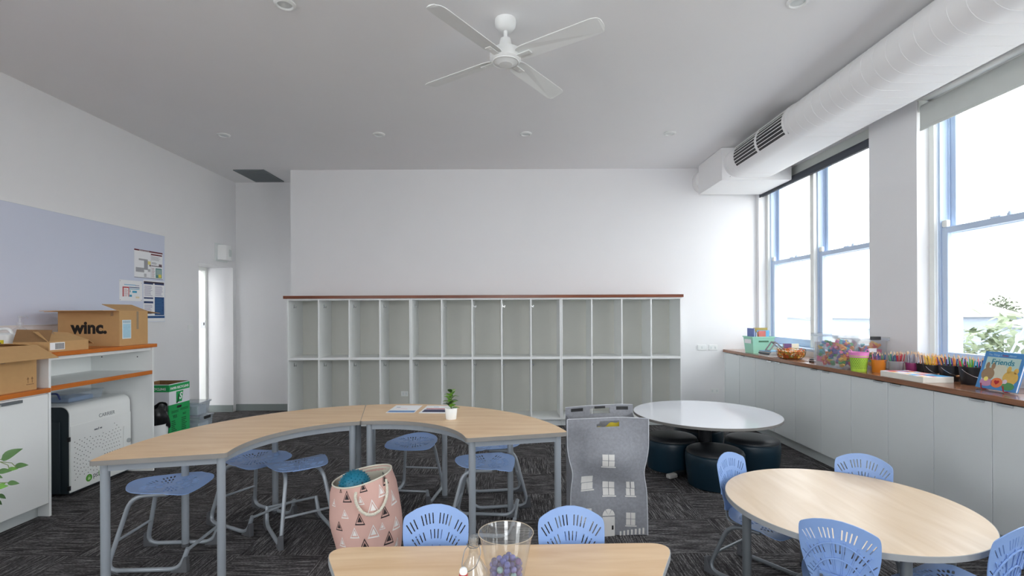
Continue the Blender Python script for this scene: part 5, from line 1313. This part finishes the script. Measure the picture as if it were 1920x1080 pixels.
text('The Things I', .016, cv, mat('title_pale', '#a9d0e8', .5), m0 @ frame_m((-.0014, .105, HBK-.026), (0,-1,0), (0,0,1)), fitw=.085); text('Love', .016, cv, MATS['heart_red'], m0 @ frame_m((-.0014, .012, HBK-.026), (0,-1,0), (0,0,1)), fitw=.034); text('About', .016, cv, MATS['title_pale'], m0 @ frame_m((-.0014, -.03, HBK-.026), (0,-1,0), (0,0,1)), fitw=.045)
r = thing('book_stand', 'clear acrylic stand with red hooks holding the blue picture book', 'stand', (3.055, 3.16, WZ), 0)
M_ACR = clear('acrylic', '#ffffff', .1, .04)
MB().box(-.03, .14, -.1, .1, 0, .003).build('base', M_ACR, r)
q = MB().box(.02, .023, -.1, .1, .012, .16); q.v = [tuple(m0 @ Vector(p)) for p in q.v]; q.build('back_rest', M_ACR, r)
for y_ in (-.07, .075): MB().tube(fillet([(.035,y_,.006),(-.014,y_,.006),(-.016,y_,.045)], .012, 4), .003, 8).build('hook', mat('stand_red', '#a8242c', .4), r, 40)

# ================================================================ OUTSIDE THE WINDOWS
M_GRD = mat('pale_ground', '#b5b2ac', .9, var=.1); M_BW = mat('pale_house_wall', '#9a9ea4', .85, var=.04); M_BB = mat('blue_grey_cladding', '#8f9aa8', .7, var=.06); M_RF = mat('pale_iron_roof', '#8a8886', .6, var=.05)
g_ = struct(MB().box(XR+.6, 140, -60, 140, -4.3, -4.0).build('ground_outside', M_GRD))
def house(label, x, y, w_, d_, hw__, hr, m_, rz):
    r = thing('neighbour_house', label, 'building', (x, y, -4.0), rad(rz))
    MB().box(-w_/2, w_/2, -d_/2, d_/2, 0, hw__).build('wall', m_, r)
    MB().prism_axis([(-w_/2-.4, hw__), (w_/2+.4, hw__), (0, hw__+hr)], -d_/2-.4, d_/2+.4, 'y').build('roof', M_RF, r)
    for k in range(int(d_//3)):
        yy = -d_/2+1.5+3*k; wn = MB().box(-w_/2-.06, -w_/2, yy-.5, yy+.5, hw__*.45, hw__*.8).build('window', M_TRIMW, r)
        MB().box(-w_/2-.08, -w_/2-.06, yy-.42, yy+.42, hw__*.47, hw__*.78).build('pane', mat('far_pane', '#8fa2b8', .1), wn)
    MB().box(-w_/2-.45, -w_/2-.35, -d_/2-.4, d_/2+.4, hw__-.12, hw__+.02).build('gutter', M_BB, r)
house('pale house with a low roof seen through the far window', 33, 47, 9, 20, 5.0, 1.2, M_BB, 6)
house('long pale building beyond the tree in the nearer window', 34, 19, 10, 22, 4.6, 1.0, M_BB, -4)
house('white shed roof low behind the far window', 17, 30, 5, 9, 3.4, .7, M_BW, 10)
r = thing('power_pole', 'thin street pole with a cross arm outside the far window', 'pole', (22.6, 31.6, -4.0))
MB().tube([(0,0,0),(0,0,4.4)], .09, 8).build('pole', M_BB, r); MB().box(-.08, .08, -.9, .9, 4.35, 4.5).build('cross_arm', M_BB, r)
tag(MB().tube([(14, -10, -.4), (15, 8, -.05), (18, 20, .35), (22.3, 31.6, .62), (26, 52, 1.2)], .03, 5).build('power_cable', M_BB), 'thin overhead cable crossing outside the windows', 'cable')
M_FOL = mat('tree_foliage', '#77836a', .7, var=.3, vscale=3); M_FOLP = mat('tree_foliage_pale', '#6a7260', .8, var=.25, vscale=1)
def crown(root, blobs, n, L, m_, seed):
    random.seed(seed); q = MB(); lf_ = [(0,0,0),(L*.5,-L*.2,0),(L,0,-.1*L),(L*.5,L*.2,0)]
    for k in range(n):
        c_, rr = random.choice(blobs); d_ = Vector((random.gauss(0,1), random.gauss(0,1), random.gauss(0,1))).normalized()*rr*random.random()**.4
        m_x = Matrix.Translation(Vector(c_)+d_) @ Matrix.Rotation(random.uniform(0, 2*PI), 4, 'Z') @ Matrix.Rotation(random.uniform(-.7, .9), 4, 'Y') @ Matrix.Rotation(random.uniform(-.6, .6), 4, 'X')
        q.add([m_x @ Vector(p) for p in lf_], [(0,1,2,3)])
    o = q.build('foliage', m_, root); o['kind'] = 'stuff'; return o
r = thing('tree', 'leafy tree branch close outside the nearer window', 'tree', (6.9, 7.2, -4.0))
MB().tube([(0,0,0),(.1,-.1,2.6),(.0,-.2,4.2),(.2,-.6,5.2)], [.12,.09,.05,.015], 8).build('trunk', M_BB, r)
for p in ([(.0,-.2,4.0),(-.3,-.5,4.7),(-.5,-1.0,5.3)], [(0,-.1,3.9),(-.3,.2,4.5),(-.4,.3,4.9)], [(.05,-.2,4.3),(.1,-.9,5.0),(.1,-1.5,5.4)]): MB().tube(p, [.03,.02,.008], 6).build('branch', M_BB, r)
crown(r, [((-.45,.1,4.7),.4),((-.3,.3,4.4),.45),((-.3,-.5,5.15),.35),((-.1,-1.1,5.4),.3),((-.45,-.3,4.95),.3),((.1,-.4,4.4),.6),((.3,-1.2,5.0),.5)], 620, .2, M_FOL, 2)
for x, y, s_, lb in ((46, 47, 2.2, 'hazy tree crown above the far roof in the right pane of the far window'), (44, 35, 2.4, 'hazy tree crown above the roof in the nearer window')):
    r = thing('tree', lb, 'tree', (x, y, -4.0)); MB().tube([(0,0,0),(0,0,5)], .3, 8).build('trunk', M_BB, r)
    crown(r, [((0,0,5.6),s_*.6),((1,1.5,5.2),s_*.5),((-1,-1.6,5.2),s_*.5)], 900, .5, M_FOLP, 8)
